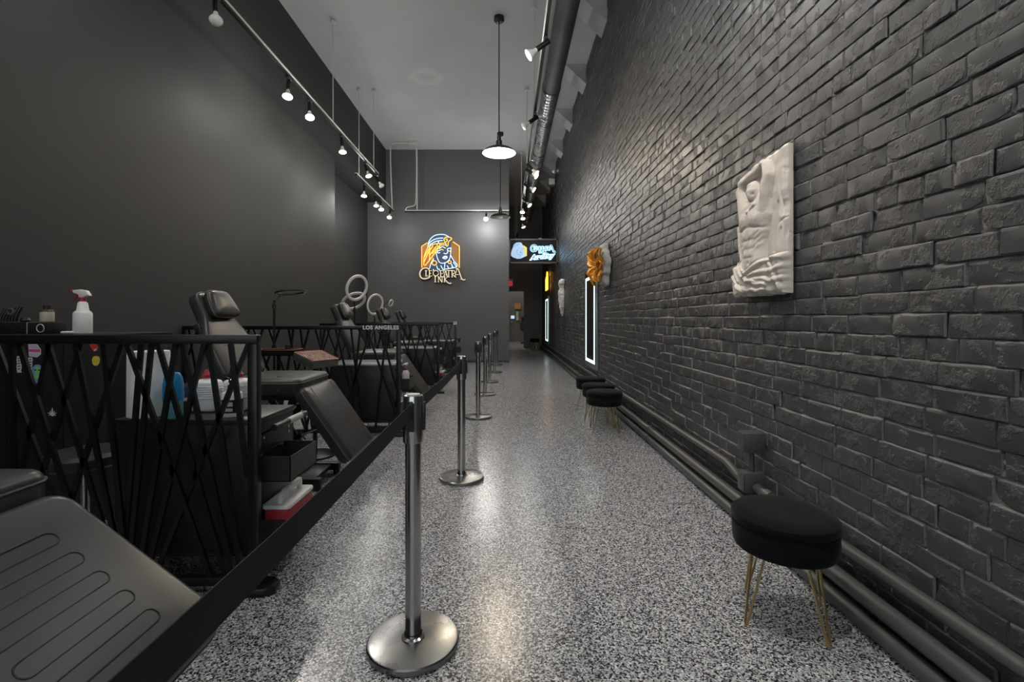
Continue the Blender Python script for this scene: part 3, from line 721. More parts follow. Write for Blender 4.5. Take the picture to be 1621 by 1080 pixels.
t = thing('added_ceiling_lamp', 'unseen round ceiling lamp added to brighten the back room', 'ceiling lamp', (.3, 23.6, ZC))  # invented lamp out of view, added to brighten the room behind the doorway
MB().lathe([(0, 0), (.2, 0), (.2, -.05), (.19, -.06)], 28).build('housing', 'frame_grey', t); MB().lathe([(.19, -.055), (.15, -.09), (.08, -.105), (0, -.11)], 28).build('diffuser', 'bulb_lens', t)
l = bpy.data.lights.new('room_fill', 'POINT'); l.energy = 260; l.color = (1, .9, .78); l.shadow_soft_size = .15
lo = bpy.data.objects.new('room_fill', l); C.objects.link(lo); lo.parent = t; lo.location = (0, 0, -.3)
# ================================================================ THINGS ON THE BRICK WALL
def grid_relief(nx, nz, w, h, fn, back=0.05):
    """height field on the wall: local y = along wall toward the camera is -; x negative = out of the wall. fn(u, v) -> height or None"""
    vs = []; fs = []
    for j in range(nz + 1):
        for i in range(nx + 1):
            u, v = i / nx, j / nz; hh, du, dv = fn(u, v)
            vs.append((-hh, -(u + du - .5) * w, (v + dv) * h))
    n = nx + 1
    for j in range(nz):
        for i in range(nx): a = j * n + i; fs.append((a, a + 1, a + n + 1, a + n))
    rim = [i for i in range(n)] + [j * n + nx for j in range(1, nz + 1)] + [nz * n + i for i in range(nx - 1, -1, -1)] + [j * n for j in range(nz - 1, 0, -1)]
    o = len(vs); vs += [(0.0, vs[k][1], vs[k][2]) for k in rim]; m = len(rim)
    fs += [(rim[k], o + k, o + (k + 1) % m, rim[(k + 1) % m]) for k in range(m)]
    fs.append(tuple(range(o, o + m)))
    return MB().add(vs, fs)
def cap(p, a, b, ra, rb_, hh):
    """bulge along a segment: rounded profile"""
    ax, ay = a; bx, by = b; dx, dy = bx - ax, by - ay
    k = max(0, min(1, ((p[0]-ax)*dx + (p[1]-ay)*dy) / (dx*dx + dy*dy + 1e-9)))
    d = math.hypot(p[0] - ax - k*dx, p[1] - ay - k*dy); r = ra + (rb_ - ra) * k
    q = d / r
    return hh * math.sqrt(max(0, 1 - q * q)) if q < 1 else 0
def ell(p, c, rx, ry, hh, ang=0):
    dx, dy = p[0] - c[0], p[1] - c[1]; ca, sa = math.cos(R(ang)), math.sin(R(ang))
    q = ((dx*ca + dy*sa) / rx) ** 2 + ((-dx*sa + dy*ca) / ry) ** 2
    return hh * math.sqrt(max(0, 1 - q)) if q < 1 else 0
def groove(p, a, b, w_, dd):
    ax, ay = a; bx, by = b; dx, dy = bx - ax, by - ay
    k = max(0, min(1, ((p[0]-ax)*dx + (p[1]-ay)*dy) / (dx*dx + dy*dy + 1e-9)))
    d = math.hypot(p[0] - ax - k*dx, p[1] - ay - k*dy)
    return -dd * math.exp(-(d / w_) ** 2)
def smax(a, b, k=0.012):
    h_ = max(0, min(1, .5 + .5 * (a - b) / k)); return b + (a - b) * h_ + k * h_ * (1 - h_)
def gs(p, c, rx, ry, an=0):
    dx, dy = p[0] - c[0], p[1] - c[1]; ca, sa = math.cos(R(an)), math.sin(R(an))
    return math.exp(-((dx*ca + dy*sa) / rx) ** 2 - ((-dx*sa + dy*ca) / ry) ** 2)
def lerp_tab(tab, z):
    if z <= tab[0][0]: return tab[0][1:]
    for (z0, *a), (z1, *b) in zip(tab, tab[1:]):
        if z <= z1:
            k = (z - z0) / (z1 - z0); k = k * k * (3 - 2 * k); return [x + (y - x) * k for x, y in zip(a, b)]
    return tab[-1][1:]
TORSO = [(.0, .24, .19, .065), (.12, .235, .185, .07), (.22, .225, .145, .065), (.30, .225, .145, .065), (.38, .23, .165, .075), (.46, .235, .185, .08), (.53, .24, .18, .07), (.58, .24, .13, .04), (.62, .24, .06, .0)]
def seg_d(p, a, b):
    dx, dy = b[0] - a[0], b[1] - a[1]; k = max(0, min(1, ((p[0]-a[0])*dx + (p[1]-a[1])*dy) / (dx*dx + dy*dy + 1e-9)))
    return math.hypot(p[0] - a[0] - k*dx, p[1] - a[1] - k*dy)
FOLDS = [(smoothpoly(q, 2, False), w, h) for q, w, h in (
    ([(.02, .44), (.035, .33), (.05, .22), (.12, .13), (.24, .08), (.40, .055)], .013, .026), ([(.045, .40), (.06, .30), (.07, .22), (.14, .155), (.19, .135)], .010, .018), ([(.17, .125), (.30, .175), (.45, .205), (.58, .19)], .013, .028),
    ([(.2, .105), (.32, .135), (.44, .125), (.56, .15)], .012, .022), ([(.22, .085), (.34, .095), (.46, .07), (.57, .085)], .012, .022), ([(.08, .055), (.22, .03), (.38, .025)], .014, .022), ([(.42, .18), (.48, .10), (.53, .03)], .012, .018), ([(.015, .13), (.08, .07), (.16, .02)], .012, .022), ([(.01, .22), (.04, .14), (.10, .09)], .010, .016))]
def torso(u, v):
    w_, h_ = .63, .80; p = (u * w_ * .86, v * h_)
    nz = lambda f, k=0: noise.noise(Vector((p[0] * f, p[1] * f, k)))
    cx, hw, dp = lerp_tab(TORSO, p[1])
    q = abs(p[0] - cx) / hw
    hh = .032
    if q < 1: hh += (dp + .012) * (1 - q ** 2.6) ** .6
    if p[1] < .6 and q < 1:
        hh += .022 * gs(p, (.155, .455), .062, .045, 12) + .024 * gs(p, (.305, .455), .07, .048, -10)          # chest
        hh -= .016 * gs(p, (.155, .398), .07, .009, 8) + .018 * gs(p, (.31, .395), .075, .009, -10)
        hh -= .014 * gs(p, (.228, .44), .008, .08)
        for k in range(3):
            for sx in (-1, 1): hh += .012 * gs(p, (.222 + sx * .038, .355 - k * .052), .028, .022)                # abdomen
            hh -= .006 * gs(p, (.222, .329 - k * .052), .06, .007)
        hh -= .011 * gs(p, (.222, .30), .007, .10) + .020 * gs(p, (.215, .195), .008, .010)
        for k in range(4):                                                                                        # ribs and flank
            hh += .009 * gs(p, (.345 - k * .006, .385 - k * .032), .042, .011, 24); hh += .007 * gs(p, (.115 + k * .004, .385 - k * .032), .028, .011, -24)
        hh -= .012 * gs(p, (.29, .27), .016, .07, -10) + .008 * gs(p, (.15, .27), .014, .07, 10)
        hh += .014 * gs(p, (.315, .205), .05, .04)
    def add(k, kk=.016):
        nonlocal hh
        if k > 0: hh = smax(hh, .036 + k, kk)
    # upper arms, forearms folded over the head
    add(cap(p, (.115, .50), (.080, .66), .052, .040, .080), .012); add(cap(p, (.075, .67), (.10, .715), .052, .046, .07)); add(cap(p, (.09, .715), (.33, .735), .040, .026, .074), .01)
    add(cap(p, (.355, .50), (.405, .665), .052, .038, .082), .012); add(cap(p, (.405, .67), (.385, .735), .037, .031, .078), .01); hh += .012 * gs(p, (.385, .60), .016, .05, -8); add(cap(p, (.36, .755), (.30, .725), .026, .02, .075), .006)
    hh += .010 * gs(p, (.40, .58), .02, .07, 0) - .018 * gs(p, (.335, .61), .009, .08, -8) - .016 * gs(p, (.150, .61), .009, .07, 6) - .014 * gs(p, (.20, .69), .06, .007)
    # bowed head between the arms
    add(ell(p, (.245, .615), .060, .075, .100, 18), .008)
    hh += .018 * gs(p, (.252, .588), .010, .026) - .014 * gs(p, (.226, .604), .011, .008) - .014 * gs(p, (.278, .596), .010, .008) - .012 * gs(p, (.254, .556), .018, .005) + .008 * gs(p, (.25, .545), .014, .008) + .008 * gs(p, (.25, .622), .05, .010)
    for k in range(7): hh += .012 * gs(p, (.20 + .016 * k, .668 + .010 * math.sin(k * 2.1)), .010, .012)
    add(cap(p, (.225, .50), (.30, .53), .026, .020, .10), .006); hh -= .015 * gs(p, (.245, .51), .012, .010)
    # cloth round the hips and down the left edge
    top = .205 - .075 * math.exp(-((p[0] - .17) / .09) ** 2) + .02 * (p[0] > .45)
    f = max(0, min(1, (top - p[1]) / .018)); f = f * f * (3 - 2 * f)
    if f > 0: hh = hh * (1 - .8 * f) + f * (.078 + .02 * gs(p, (.27, .08), .16, .09) + .006 * nz(9, 2))
    for pl, rw, rh in FOLDS:
        d2 = min(seg_d(p, a_, b_) for a_, b_ in zip(pl, pl[1:]))
        if d2 < rw * 3: hh += rh * math.exp(-(d2 / rw) ** 2) - .35 * rh * math.exp(-((d2 - rw * 1.6) / (rw * .5)) ** 2)
    # broken slab on the right
    if p[0] > .43:
        f = min(1, (p[0] - .43) / .05)
        hh += f * (.010 * nz(9, 3) + .006 * nz(26, 5)) - f * .022 * max(0, nz(16, 7) - .28) * 2
        hh -= f * .016 * gs(p, (.505, .50), .006, .07, 8) + f * .014 * gs(p, (.52, .40), .03, .006, 20) + f * .014 * gs(p, (.535, .33), .006, .05, -6)
    hh += groove(p, (.47, .50), (.43, .24), .010, .020)
    hh += .003 * nz(24, 1) + .0015 * nz(70, 5)
    hh = .045 + .52 * (hh - .034)
    e = min(u * w_, (1 - u) * w_, v * h_, (1 - v) * h_)
    if e < .02: hh -= (.02 - e) * .9
    k = (1 - u) ** 4; du = k * (.02 + .05 * noise.noise(Vector((0, v * 5, 2))) - (.045 if v < .28 else 0) + (.03 if v > .85 else 0)) if u < .3 else 0
    dv = v ** 6 * (.014 * noise.noise(Vector((u * 9, 0, 2))) - .05 * (1 - u) ** 2) + (1 - v) ** 8 * .014 * noise.noise(Vector((u * 9, 0, 4)))
    return max(hh, .015), du, dv
t = thing('torso_relief', 'pale plaster wall relief of a male torso with raised arms on the brick wall', 'relief sculpture', (XR - .022, 2.795, 1.42))
grid_relief(170, 210, .53, .80, torso).build('slab', 'plaster', t, True, angle=80)

# gold and white wall sculpture
t = thing('gold_sculpture', 'gold and white leafy wall sculpture above the near lit mirror', 'sculpture', (XR - .022, 7.3, 1.78))
rs = random.Random(11)
def shell(u, v):
    hh = .10 + .03 * noise.noise(Vector((u * 5, v * 5, 1))) + .012 * noise.noise(Vector((u * 14, v * 14, 8)))
    e = min(u, 1 - u, v, 1 - v)
    if e < .06: hh -= (.06 - e) * .8
    a = math.atan2(v - .5, u - .5); k = .10 * math.sin(5 * a + 1) + .06 * math.sin(11 * a)
    rr = max(abs(u - .5), abs(v - .5)) * 2; c_ = math.hypot(u - .5, v - .5) * 2 + 1e-6
    f = (rr / c_) * (1 + k * rr) - 1
    return max(.03, hh), (u - .5) * f, (v - .5) * f
grid_relief(48, 48, .62, .62, shell).build('shell', 'plaster_white', t, True, angle=80)
def leaf(p, ang, L, w_, lift, curl, rnd):
    vs = []; fs = []; n = 10; m = 6
    d = Vector((0, math.cos(ang), math.sin(ang))); s = Vector((0, -math.sin(ang), math.cos(ang))); out = Vector((-1, 0, 0))
    for i in range(n + 1):
        f = i / n; ww = w_ * math.sin(math.pi * (f * .9 + .06)) ** .7 * (1 + .18 * math.sin(f * 19 + rnd))
        for j in range(m + 1):
            g = j / m * 2 - 1
            q = p + d * (L * f) + s * (ww * g + .25 * L * curl * f * f) + out * (lift * math.sin(f * 2.4) + .03 * abs(g) ** 1.5 + .012 * math.cos(g * 9))
            vs.append(q)
    for i in range(n):
        for j in range(m): a = i * (m + 1) + j; fs.append((a, a + 1, a + m + 2, a + m + 1))
    # thickness
    k = len(vs); vs += [v + Vector((.012, 0, 0)) for v in vs[:k]]; fs += [tuple(x + k for x in reversed(f)) for f in fs]
    rim = [i * (m + 1) for i in range(n + 1)] + [n * (m + 1) + j for j in range(1, m + 1)] + [i * (m + 1) + m for i in range(n - 1, -1, -1)] + [j for j in range(m - 1, 0, -1)]
    for a in range(len(rim)): b = (a + 1) % len(rim); fs.append((rim[a], rim[b], rim[b] + k, rim[a] + k))
    return MB().add(vs, fs)
LV = [(0, .30, 90, .30, .07, .10, -.3), (0, .32, 60, .3, .06, .08, .4), (.02, .3, 25, .34, .06, .12, .3), (.02, .26, -5, .36, .06, .10, -.3), (0, .28, -60, .26, .06, .08, .2), (0, .3, -90, .32, .07, .10, .3),
      (-.02, .3, -115, .3, .06, .1, -.2), (-.03, .32, 125, .32, .06, .1, .3), (-.03, .3, 160, .22, .05, .08, -.3), (0, .34, 100, .24, .05, .14, .3), (0, .34, -80, .24, .05, .15, -.2), (.05, .40, 40, .28, .05, .12, -.4), (.02, .2, -30, .26, .05, .1, .3)]
LV = [(y - .06, *q) for y, *q in LV] + [(-.2, .40, 70, .2, .06, .05, .3), (-.2, .24, -70, .22, .06, .05, -.3), (-.18, .3, 170, .16, .07, .04, .2), (-.2, .34, 110, .24, .06, .05, -.2), (-.22, .2, -110, .16, .06, .05, .2), (-.12, .3, 10, .2, .07, .06, .2)]
for y, z_, a, L, w_, lf, cu in LV:
    leaf(Vector((-.095, y, z_)), R(a), L * .92, w_, lf * 1.25, cu, a).build('leaf', 'gold_paint', t, True, angle=60)

# small white figure relief further along
FIGW = [(0, .03, .02), (.10, .16, .05), (.25, .34, .08), (.5, .44, .10), (.66, .42, .11), (.755, .31, .09), (.82, .34, .10), (.90, .46, .12), (.96, .46, .10), (1, .40, .06)]
def fig(u, v):
    hw, dp = lerp_tab(FIGW, v); g = (u - .5) * 2
    k = noise.noise(Vector((u * 5, v * 14, 2)))
    hh = .02 + dp * math.sqrt(max(0, 1 - g * g)) + .012 * math.sin(g * 9 + 5 * v) * (v < .72) + .012 * k
    return max(.015, hh), g * hw - (u - .5) + .04 * k * abs(g) + (.03 if v > .78 else 0), (.05 * max(0, 1 - abs(g + .75) * 3) if v > .93 else 0)
t = thing('figure_relief', 'slender white plaster figure tapering to a point, on the far brick wall', 'relief sculpture', (XR - .022, 12.9, 1.36))
grid_relief(30, 80, .50, .98, fig).build('body', 'plaster_white', t, True, angle=80)

# lit mirrors
def mirror(label, y0, y1, z0, z1, es=None):
    t = thing('lit_mirror', label, 'mirror', (XR - .01, (y0 + y1) / 2, z0), 0, 'lit wall mirrors')
    hy = (y1 - y0) / 2; hz = z1 - z0; x = -.045
    MB().box(x, -.002, -hy, hy, 0, hz).build('body', 'mirror_edge', t, bevel=.004)
    MB().box(x - .004, x - .0005, -hy + .01, hy - .01, .01, hz - .01).build('glass', 'mirror', t, False)
    b = .10; w_ = .05; L = MB()
    L.box(x - .007, x - .0045, -hy + b, hy - b, b, b + w_).box(x - .007, x - .0045, -hy + b, hy - b, hz - b - w_, hz - b)
    L.box(x - .007, x - .0045, -hy + b, -hy + b + w_, b + w_, hz - b - w_).box(x - .007, x - .0045, hy - b - w_, hy - b, b + w_, hz - b - w_)
    L.build('light_strip', 'led', t, False)
mirror('tall mirror with a glowing white border below the gold sculpture', 8.0, 9.1, .40, 2.14)
mirror('tall glowing mirror far down the corridor under the orange neon', 17.3, 18.5, .35, 2.12)

# far orange neon on the brick wall
t = thing('orange_neon', 'glowing orange neon emblem on the brick wall far down the corridor', 'neon sign', (XR - .03, 17.5, 2.36))
NE = [[(.5, 0), (.5, .42)], [(.32, .05), (.32, .38), (.32, .5)], [(.14, .05), (.14, .45)], [(-.04, .05), (-.04, .40)], [(-.2, 0), (-.2, .46)], [(.5, .0), (.32, .06), (.14, .02), (-.04, .06), (-.2, 0)], smoothpoly([(.05, .42), (.05, .6), (-.05, .66), (-.14, .58), (-.12, .42)], 2, False), [(.5, .42), (.32, .3), (.14, .45), (-.04, .36), (-.2, .46)]]
for p in NE: MB().tube([(-.05, q[0], q[1]) for q in p], .022, 8).build('neon_tube', 'neon_amber', t)
MB().box(-.02, .01, -.24, .54, -.03, .48).build('backing', 'sign_backing', t, False)

# ================================================================ STANCHIONS AND BELTS
def make_stanchion(loc, label):
    t = thing('stanchion', label, 'stanchion', loc, 0, 'queue stanchions')
    MB().lathe([(0, 0), (.172, 0), (.178, .004), (.178, .022), (.174, .027), (.165, .029), (.05, .032), (0, .032)], 48).build('base', 'steel', t, angle=30)
    MB().lathe([(.045, .032), (.045, .036), (.034, .04), (0.034, .05)], 28).build('collar', 'chrome', t)
    MB().lathe([(.031, .03), (.031, .80), (0, .80)], 28).build('pole', 'chrome', t)
    h = MB().lathe([(.033, .795), (.0385, .797), (.0395, .803), (.0395, .972), (.037, .98), (.030, .982), (0, .982)], 28).build('head', 'chrome', t)
    MB().lathe([(.027, .983), (.026, .985), (0, .9855)], 28).build('cap', 'white_paint', h)
    for a in range(4):
        M = Matrix.Rotation(R(90 * a), 4, 'Z')
        MB().box(-.011, .011, .034, .048, .845, .955, M).build('belt_slot', 'black_plastic', h, bevel=.002)
    return t
SY = [(-.37, -.15), (-.37, 1.864), (-.366, 3.79), (-.378, 6.15), (-.373, 8.0), (-.355, 9.6), (-.30, 11.3), (-.30, 13.15)]
lab = ['chrome stanchion post nearest the camera with belts on both sides', 'chrome stanchion, second in the row, the belt from the nearest post ends on it', 'chrome stanchion, third in the row, no belt', 'chrome stanchion, fourth in the row', 'chrome stanchion, fifth in the row', 'chrome stanchion, sixth in the row, last but one before the end wall', 'chrome stanchion standing closest to the end wall']
st0 = make_stanchion((SY[1][0], SY[1][1], 0), lab[0])
for (x, y), l in zip(SY[2:], lab[1:]): dup(st0, (x, y, 0), 0, l)
dup(st0, (SY[0][0], SY[0][1], 0), 0, 'chrome stanchion beside the camera carrying the near end of the belt')
def belt(a, b, label):
    y0, y1 = a[1] + .046, b[1] - .046; n = 16
    t = thing('queue_belt', label, 'belt', (a[0], y0, 0)); vs = []
    for i in range(n + 1):
        f = i / n; y = (y1 - y0) * f; x = (b[0] - a[0]) * f; zc = .925 - .012 * math.sin(math.pi * f)
        for dx, dz in ((-.001, -.028), (.001, -.028), (.001, .028), (-.001, .028)): vs.append((x + dx, y, zc + dz))
    fs = [(i * 4 + k, i * 4 + (k + 1) % 4, i * 4 + 4 + (k + 1) % 4, i * 4 + 4 + k) for i in range(n) for k in range(4)] + [(3, 2, 1, 0), tuple(range(n * 4, n * 4 + 4))]
    MB().add(vs, fs).build('webbing', 'belt', t, False)
    for y in (0.004, y1 - y0 - .004): MB().box(-.008 + (b[0]-a[0]) * (y > .1), .008 + (b[0]-a[0]) * (y > .1), y - .006, y + .006, .885, .962).build('end_clip', 'black_plastic', t, bevel=.002)
belt(SY[0], SY[1], 'black retractable belt stretched past the near chair to the nearest stanchion')
belt(SY[1], SY[2], 'black retractable belt stretched between the first and second stanchion')

# ================================================================ VELVET STOOLS
def make_stool(loc, rz, label):
    t = thing('velvet_stool', label, 'stool', loc, rz, 'velvet stools along the brick wall')
    MB().lathe([(0, .30), (.17, .30), (.192, .306), (.201, .325), (.203, .36), (.201, .405), (.196, .412)], 48).build('seat_drum', 'velvet', t)
    MB().lathe([(.196, .408), (.204, .416), (.207, .43), (.205, .445), (.190, .458), (.14, .464), (.07, .466), (0, .467)], 48).build('seat_cushion', 'velvet', t)
    MB().lathe([(.199, .408), (.204, .4105), (.199, .413)], 48).build('piping', 'velvet', t)
    for a in range(4):
        q = R(45 + 90 * a); d = Vector((math.cos(q), math.sin(q), 0)); s = Vector((-d.y, d.x, 0))
        foot = d * .202; foot.z = .006; top = d * .135; top.z = .302
        p = [top + s * .032 + d*.0, foot + s * .007 + Vector((0, 0, .012)), foot, foot - s * .007 + Vector((0, 0, .012)), top - s * .032]
        leg = MB().tube(p, .0052, 8).build('leg', 'gold', t)
        MB().box(-.022, .022, -.045, .045, .296, .302, Matrix.Translation(d * .135) @ Matrix.Rotation(q, 4, 'Z')).build('leg_plate', 'gold', leg)
    return t
q = math.atan2(-.13, .253)
st = make_stool((1.185, 2.03, 0), q, 'round black velvet stool with gold hairpin legs, nearest the camera')
dup(st, (1.11, 5.42, 0), q + .4, 'round black velvet stool in front of the group of three by the lit mirror')
dup(st, (1.15, 5.98, 0), q + .1, 'middle black velvet stool of the group of three by the lit mirror')
dup(st, (1.17, 6.65, 0), q - .2, 'rearmost black velvet stool of the group of three by the lit mirror')
dup(st, (1.15, 19.9, 0), q, 'black velvet stool at the far end wall beside the doorway')

# ================================================================ LATTICE FENCES
FT, FX = 1.205, -1.19
def make_fence(y, x0, bars, label, lbl=None):
    t = thing('lattice_fence', label, 'fence', (x0, y, 0))
    w_ = FX - x0
    def bx(a, b, z0, z1, nm, e=.02): return MB().box(a, b, -e, e, z0, z1).build(nm, 'black_metal', t, bevel=.003)
    bx(0, w_ + .022, FT - .042, FT, 'top_rail', .022)
    bx(.04, w_ - .02, .03, .07, 'bottom_rail')
    bx(w_ - .022, w_ + .022, .012, FT - .042, 'post', .022); bx(0, .04, .012, FT - .042, 'post')
    MB().prism([(-.17, -.06), (.06, -.06), (.11, -.03), (.11, .03), (.06, .06), (-.17, .06)], 0.0, .04, 'z', Matrix.Translation((w_, 0, 0))).build('foot', 'black_metal', t, bevel=.006)
    MB().prism([(-.05, -.05), (.05, -.05), (.05, .05), (-.05, .05)], 0.0, .02, 'z', Matrix.Translation((.06, 0, 0))).build('foot', 'black_metal', t, bevel=.004)
    zt, zb = FT - .042, .07
    for i, (xt, sl) in enumerate(bars):
        xb = xt + sl * (zt - zb)
        dz = 0
        a = Vector((xt - x0, .006 * (-1) ** i, zt)); b = Vector((xb - x0, .006 * (-1) ** i, zb))
        if b.x > w_ - .03: f = (w_ - .03 - a.x) / (b.x - a.x); b = a.lerp(b, f)
        if b.x < .05: f = (.05 - a.x) / (b.x - a.x); b = a.lerp(b, f)
        MB().bar(a, b, .023, .014, (0, 1, 0)).build('lattice_bar', 'black_metal', t)
    return t
B1 = [(-30, .38), (110, .317), (250, .3), (410, .2), (430, -.3), (560, .1), (650, -.33), (685, .36), (750, -.08), (815, -.1), (840, .29), (945, -.16), (970, .22), (1097, -.25), (1112, .14), (1237, .125), (1327, -.405), (70, .02), (260, -.22)]
bars1 = [((x / 3.375 - VX) * 2.23 / F, s) for x, s in B1]
rf = random.Random(5)
def rand_bars(x0, x1, n):
    out = []
    for i in range(n):
        x = x0 + .1 + (x1 - x0 - .2) * i / (n - 1) + rf.uniform(-.03, .03)
        s = rf.uniform(.1, .38) * (1 if i % 2 == 0 else -1)
        out.append((x, s))
    return out
bars1 += [(x, s) for x, s in rand_bars(-3.5, -2.5, 8)]
make_fence(2.23, XL + .01, bars1, 'black lattice fence nearest the camera, in front of the tool cart')
f2_ = make_fence(5.19, XL + .01, rand_bars(XL, FX, 26), 'black lattice fence lettered LOS ANGELES on its top rail')
o = link('lettering', text_mesh('LOS ANGELES', .058, 0, .002, .0022, 1.12), 'sticker_white', f2_); o.rotation_euler = (R(90), 0, 0); o.location = (FX - XL - .01 - .19, -.0245, FT - .021)
make_fence(8.15, -3.22, rand_bars(-3.2, FX, 22), 'black lattice fence, third one back from the camera')
f4_ = make_fence(10.9, -3.24, rand_bars(-3.2, FX, 22), 'black lattice fence closest to the end wall, with a small white plate')
MB().box(FX + 3.24 - .045, FX + 3.24 + .03, -.03, -.022, FT - .055, FT + .01).build('plate', 'sticker_white', f4_, False)
o = link('lettering', text_mesh('V', .055, 0, .002, .003), 'black_metal', f4_); o.rotation_euler = (R(90), 0, 0); o.location = (FX + 3.24 - .0075, -.032, FT - .022)

# ================================================================ TATTOO CHAIRS
def make_chair(loc, label, leg_ang, leg_len, loops=False, rz=0, seat_z=.84):
    """axis along local +x (leg rest), origin on the floor under the seat"""
    t = thing('tattoo_chair', label, 'tattoo chair', loc, rz, 'reclining tattoo chairs')
    lm = 'leather_gloss' if loops else 'leather'
    # seat
    o = rrect(.56, .60, .06, 5, -.0, 0)
    M = Matrix.Translation((0, 0, seat_z - .12))
    s = MB().pad(o, .12, .035, .018, M).build('seat', lm, t)
    MB().tube([M @ Vector((x, y, .088)) for x, y in rrect(.563, .603, .06)], .004, 6, True).build('piping', 'piping', s)
    MB().tube([M @ Vector((.10 + .01 * math.sin(k), -.26 + .52 * k / 8, .134)) for k in range(9)], .003, 5).build('seam', 'stitch', s)
    MB().cyl((.13, -.298, seat_z - .075), (.13, -.304, seat_z - .075), .014, n=14).build('button', 'chrome', s)
    MB().box(-.25, .25, -.26, .26, seat_z - .16, seat_z - .115).build('seat_frame', 'black_metal', t, bevel=.006)
    # back
    A = R(64); ux = Vector((-math.cos(A), 0, math.sin(A))); n_ = Vector((math.sin(A), 0, math.cos(A)))
    M = Matrix(((ux.x, 0, n_.x, -.26), (0, 1, 0, 0), (ux.z, 0, n_.z, seat_z - .03), (0, 0, 0, 1)))
    M = M @ Matrix.Translation((0, 0, -.07))
    out = smoothpoly([(0, -.27), (.10, -.285), (.36, -.28), (.50, -.20), (.54, -.18), (.70, -.17), (.745, -.13), (.745, .13), (.70, .17), (.54, .18), (.50, .20), (.36, .28), (.10, .285), (0, .27)], 2)
    b = MB().pad(out, .10, .035, .012, M).build('backrest', lm, t)
    MB().tube([M @ Vector((p[0], p[1], .088)) for p in out], .004, 6, True).build('piping', 'piping', b)
    for x in (.14, .28): MB().tube([M @ Vector((x, -.16 + .32 * k / 8, .1095)) for k in range(9)], .0028, 5).build('seam', 'stitch', b)
    MB().box(.05, .6, -.05, .05, -.03, .0, M).build('back_bracket', 'black_metal', t, bevel=.004)
    MB().box(.42, .50, -.24, -.17, .0, .05, M).build('side_grip', 'black_plastic', t, bevel=.01)
    ho = smoothpoly([(0, -.13), (.02, -.165), (.10, -.16), (.20, -.13), (.235, -.09), (.235, .09), (.20, .13), (.10, .16), (.02, .165), (0, .13)], 2)
    Mh = M @ Matrix.Translation((.50, 0, .095))
    h = MB().pad(ho, .085, .038, .012, Mh).build('headrest', lm, t)
    MB().tube([Mh @ Vector((p[0], p[1], .05)) for p in ho], .0045, 6, True).build('piping', 'piping', h)
    # leg rest
    Lg = R(leg_ang); ux = Vector((math.cos(Lg), 0, -math.sin(Lg))); n_ = Vector((math.sin(Lg), 0, math.cos(Lg)))
    M = Matrix(((ux.x, 0, n_.x, .30), (0, 1, 0, 0), (ux.z, 0, n_.z, seat_z - .055), (0, 0, 0, 1))) @ Matrix.Translation((0, 0, -.10))
    W_ = .60
    out = rrect(leg_len, W_, .05 if not loops else .07, 7, leg_len / 2, 0)
    l = MB().pad(out, .10, .03 if not loops else .036, .006, M, 4 if not loops else 7).build('leg_rest', lm, t)
    MB().tube([M @ Vector((p[0], p[1], .05 if loops else .07)) for p in rrect(leg_len + .001, W_ + .001, .05 if not loops else .07, 7, leg_len / 2, 0)], .004, 6, True).build('piping', 'piping', l)
    if loops:
        for k in range(5):
            x = .15 + k * .084
            MB().tube([M @ Vector((p[0], p[1], .1045)) for p in rrect(.044, W_ - .30, .0219, 6, x, 0.0)], .0024, 6, True).build('stitched_loop', 'stitch', l)
    else:
        for x in (leg_len * .33, leg_len * .6): MB().tube([M @ Vector((x, -.17 + .34 * k / 8, .1045)) for k in range(9)], .0028, 5).build('seam', 'stitch', l)
        MB().tube([M @ Vector((.03 + (leg_len - .06) * k / 8, .19, .102)) for k in range(9)], .0022, 5).build('seam', 'stitch', l)
        MB().tube([M @ Vector((.03 + (leg_len - .06) * k / 8, -.19, .102)) for k in range(9)], .0022, 5).build('seam', 'stitch', l)
    MB().box(.08, leg_len - .1, -.06, .06, -.03, .0, M).build('leg_bracket', 'black_metal', t, bevel=.004)
    # lift and base
    e = M @ Vector((leg_len * .5, 0, -.03))
    MB().cyl((.0, .0, .30), e, .012, n=10).build('actuator_rod', 'chrome', t)
    MB().cyl((-.05, .0, .26), Vector((0, 0, .30)).lerp(e, .45), .022, n=12).build('actuator', 'black_metal', t)
    for s_ in (-1, 1):
        MB().bar((-.22, .12 * s_, .12), (.18, .12 * s_, seat_z - .17), .05, .02, (0, 1, 0)).build('lift_arm', 'black_metal', t)
        MB().bar((.18, .15 * s_, .12), (-.18, .15 * s_, seat_z - .17), .05, .02, (0, 1, 0)).build('lift_arm', 'black_metal', t)
        MB().box(-.36, .40, .2 * s_ - .03, .2 * s_ + .03, .03, .09).build('base_rail', 'black_metal', t, bevel=.008)
        for x in (-.33, .37): MB().cyl((x, .2 * s_, 0), (x, .2 * s_, .032), .028, n=14).build('foot', 'black_plastic', t)
    for z_, y_ in ((.38, -.165), (.5, -.165), (.30, -.165)): MB().cyl((.0 + (z_ - .38), y_, z_), (.0 + (z_ - .38), y_ - .01, z_), .012, n=10).build('bolt', 'chrome', t)
    MB().box(-.30, .34, -.2, .2, .05, .08).build('base_plate', 'black_metal', t, bevel=.006)
    MB().box(-.12, .12, -.1, .1, .08, .30).build('motor_box', 'black_plastic', t, bevel=.015)
    return t
c2 = make_chair((-1.79, 3.74, 0), 'black leather reclining tattoo chair between the first and second fence', 55, .64)
make_chair((-1.63, 1.12, 0), 'black leather tattoo chair with stitched leg rest, nearest the camera at the left edge', 37, .64, True, 0, .84)
dup(c2, (-1.79, 6.62, 0), 0, 'black leather reclining tattoo chair just behind the LOS ANGELES fence')
dup(c2, (-1.93, 9.35, 0), 0, 'black leather reclining tattoo chair behind the third fence')
dup(c2, (-2.2, 12.1, 0), 0, 'black leather reclining tattoo chair nearest the end wall')
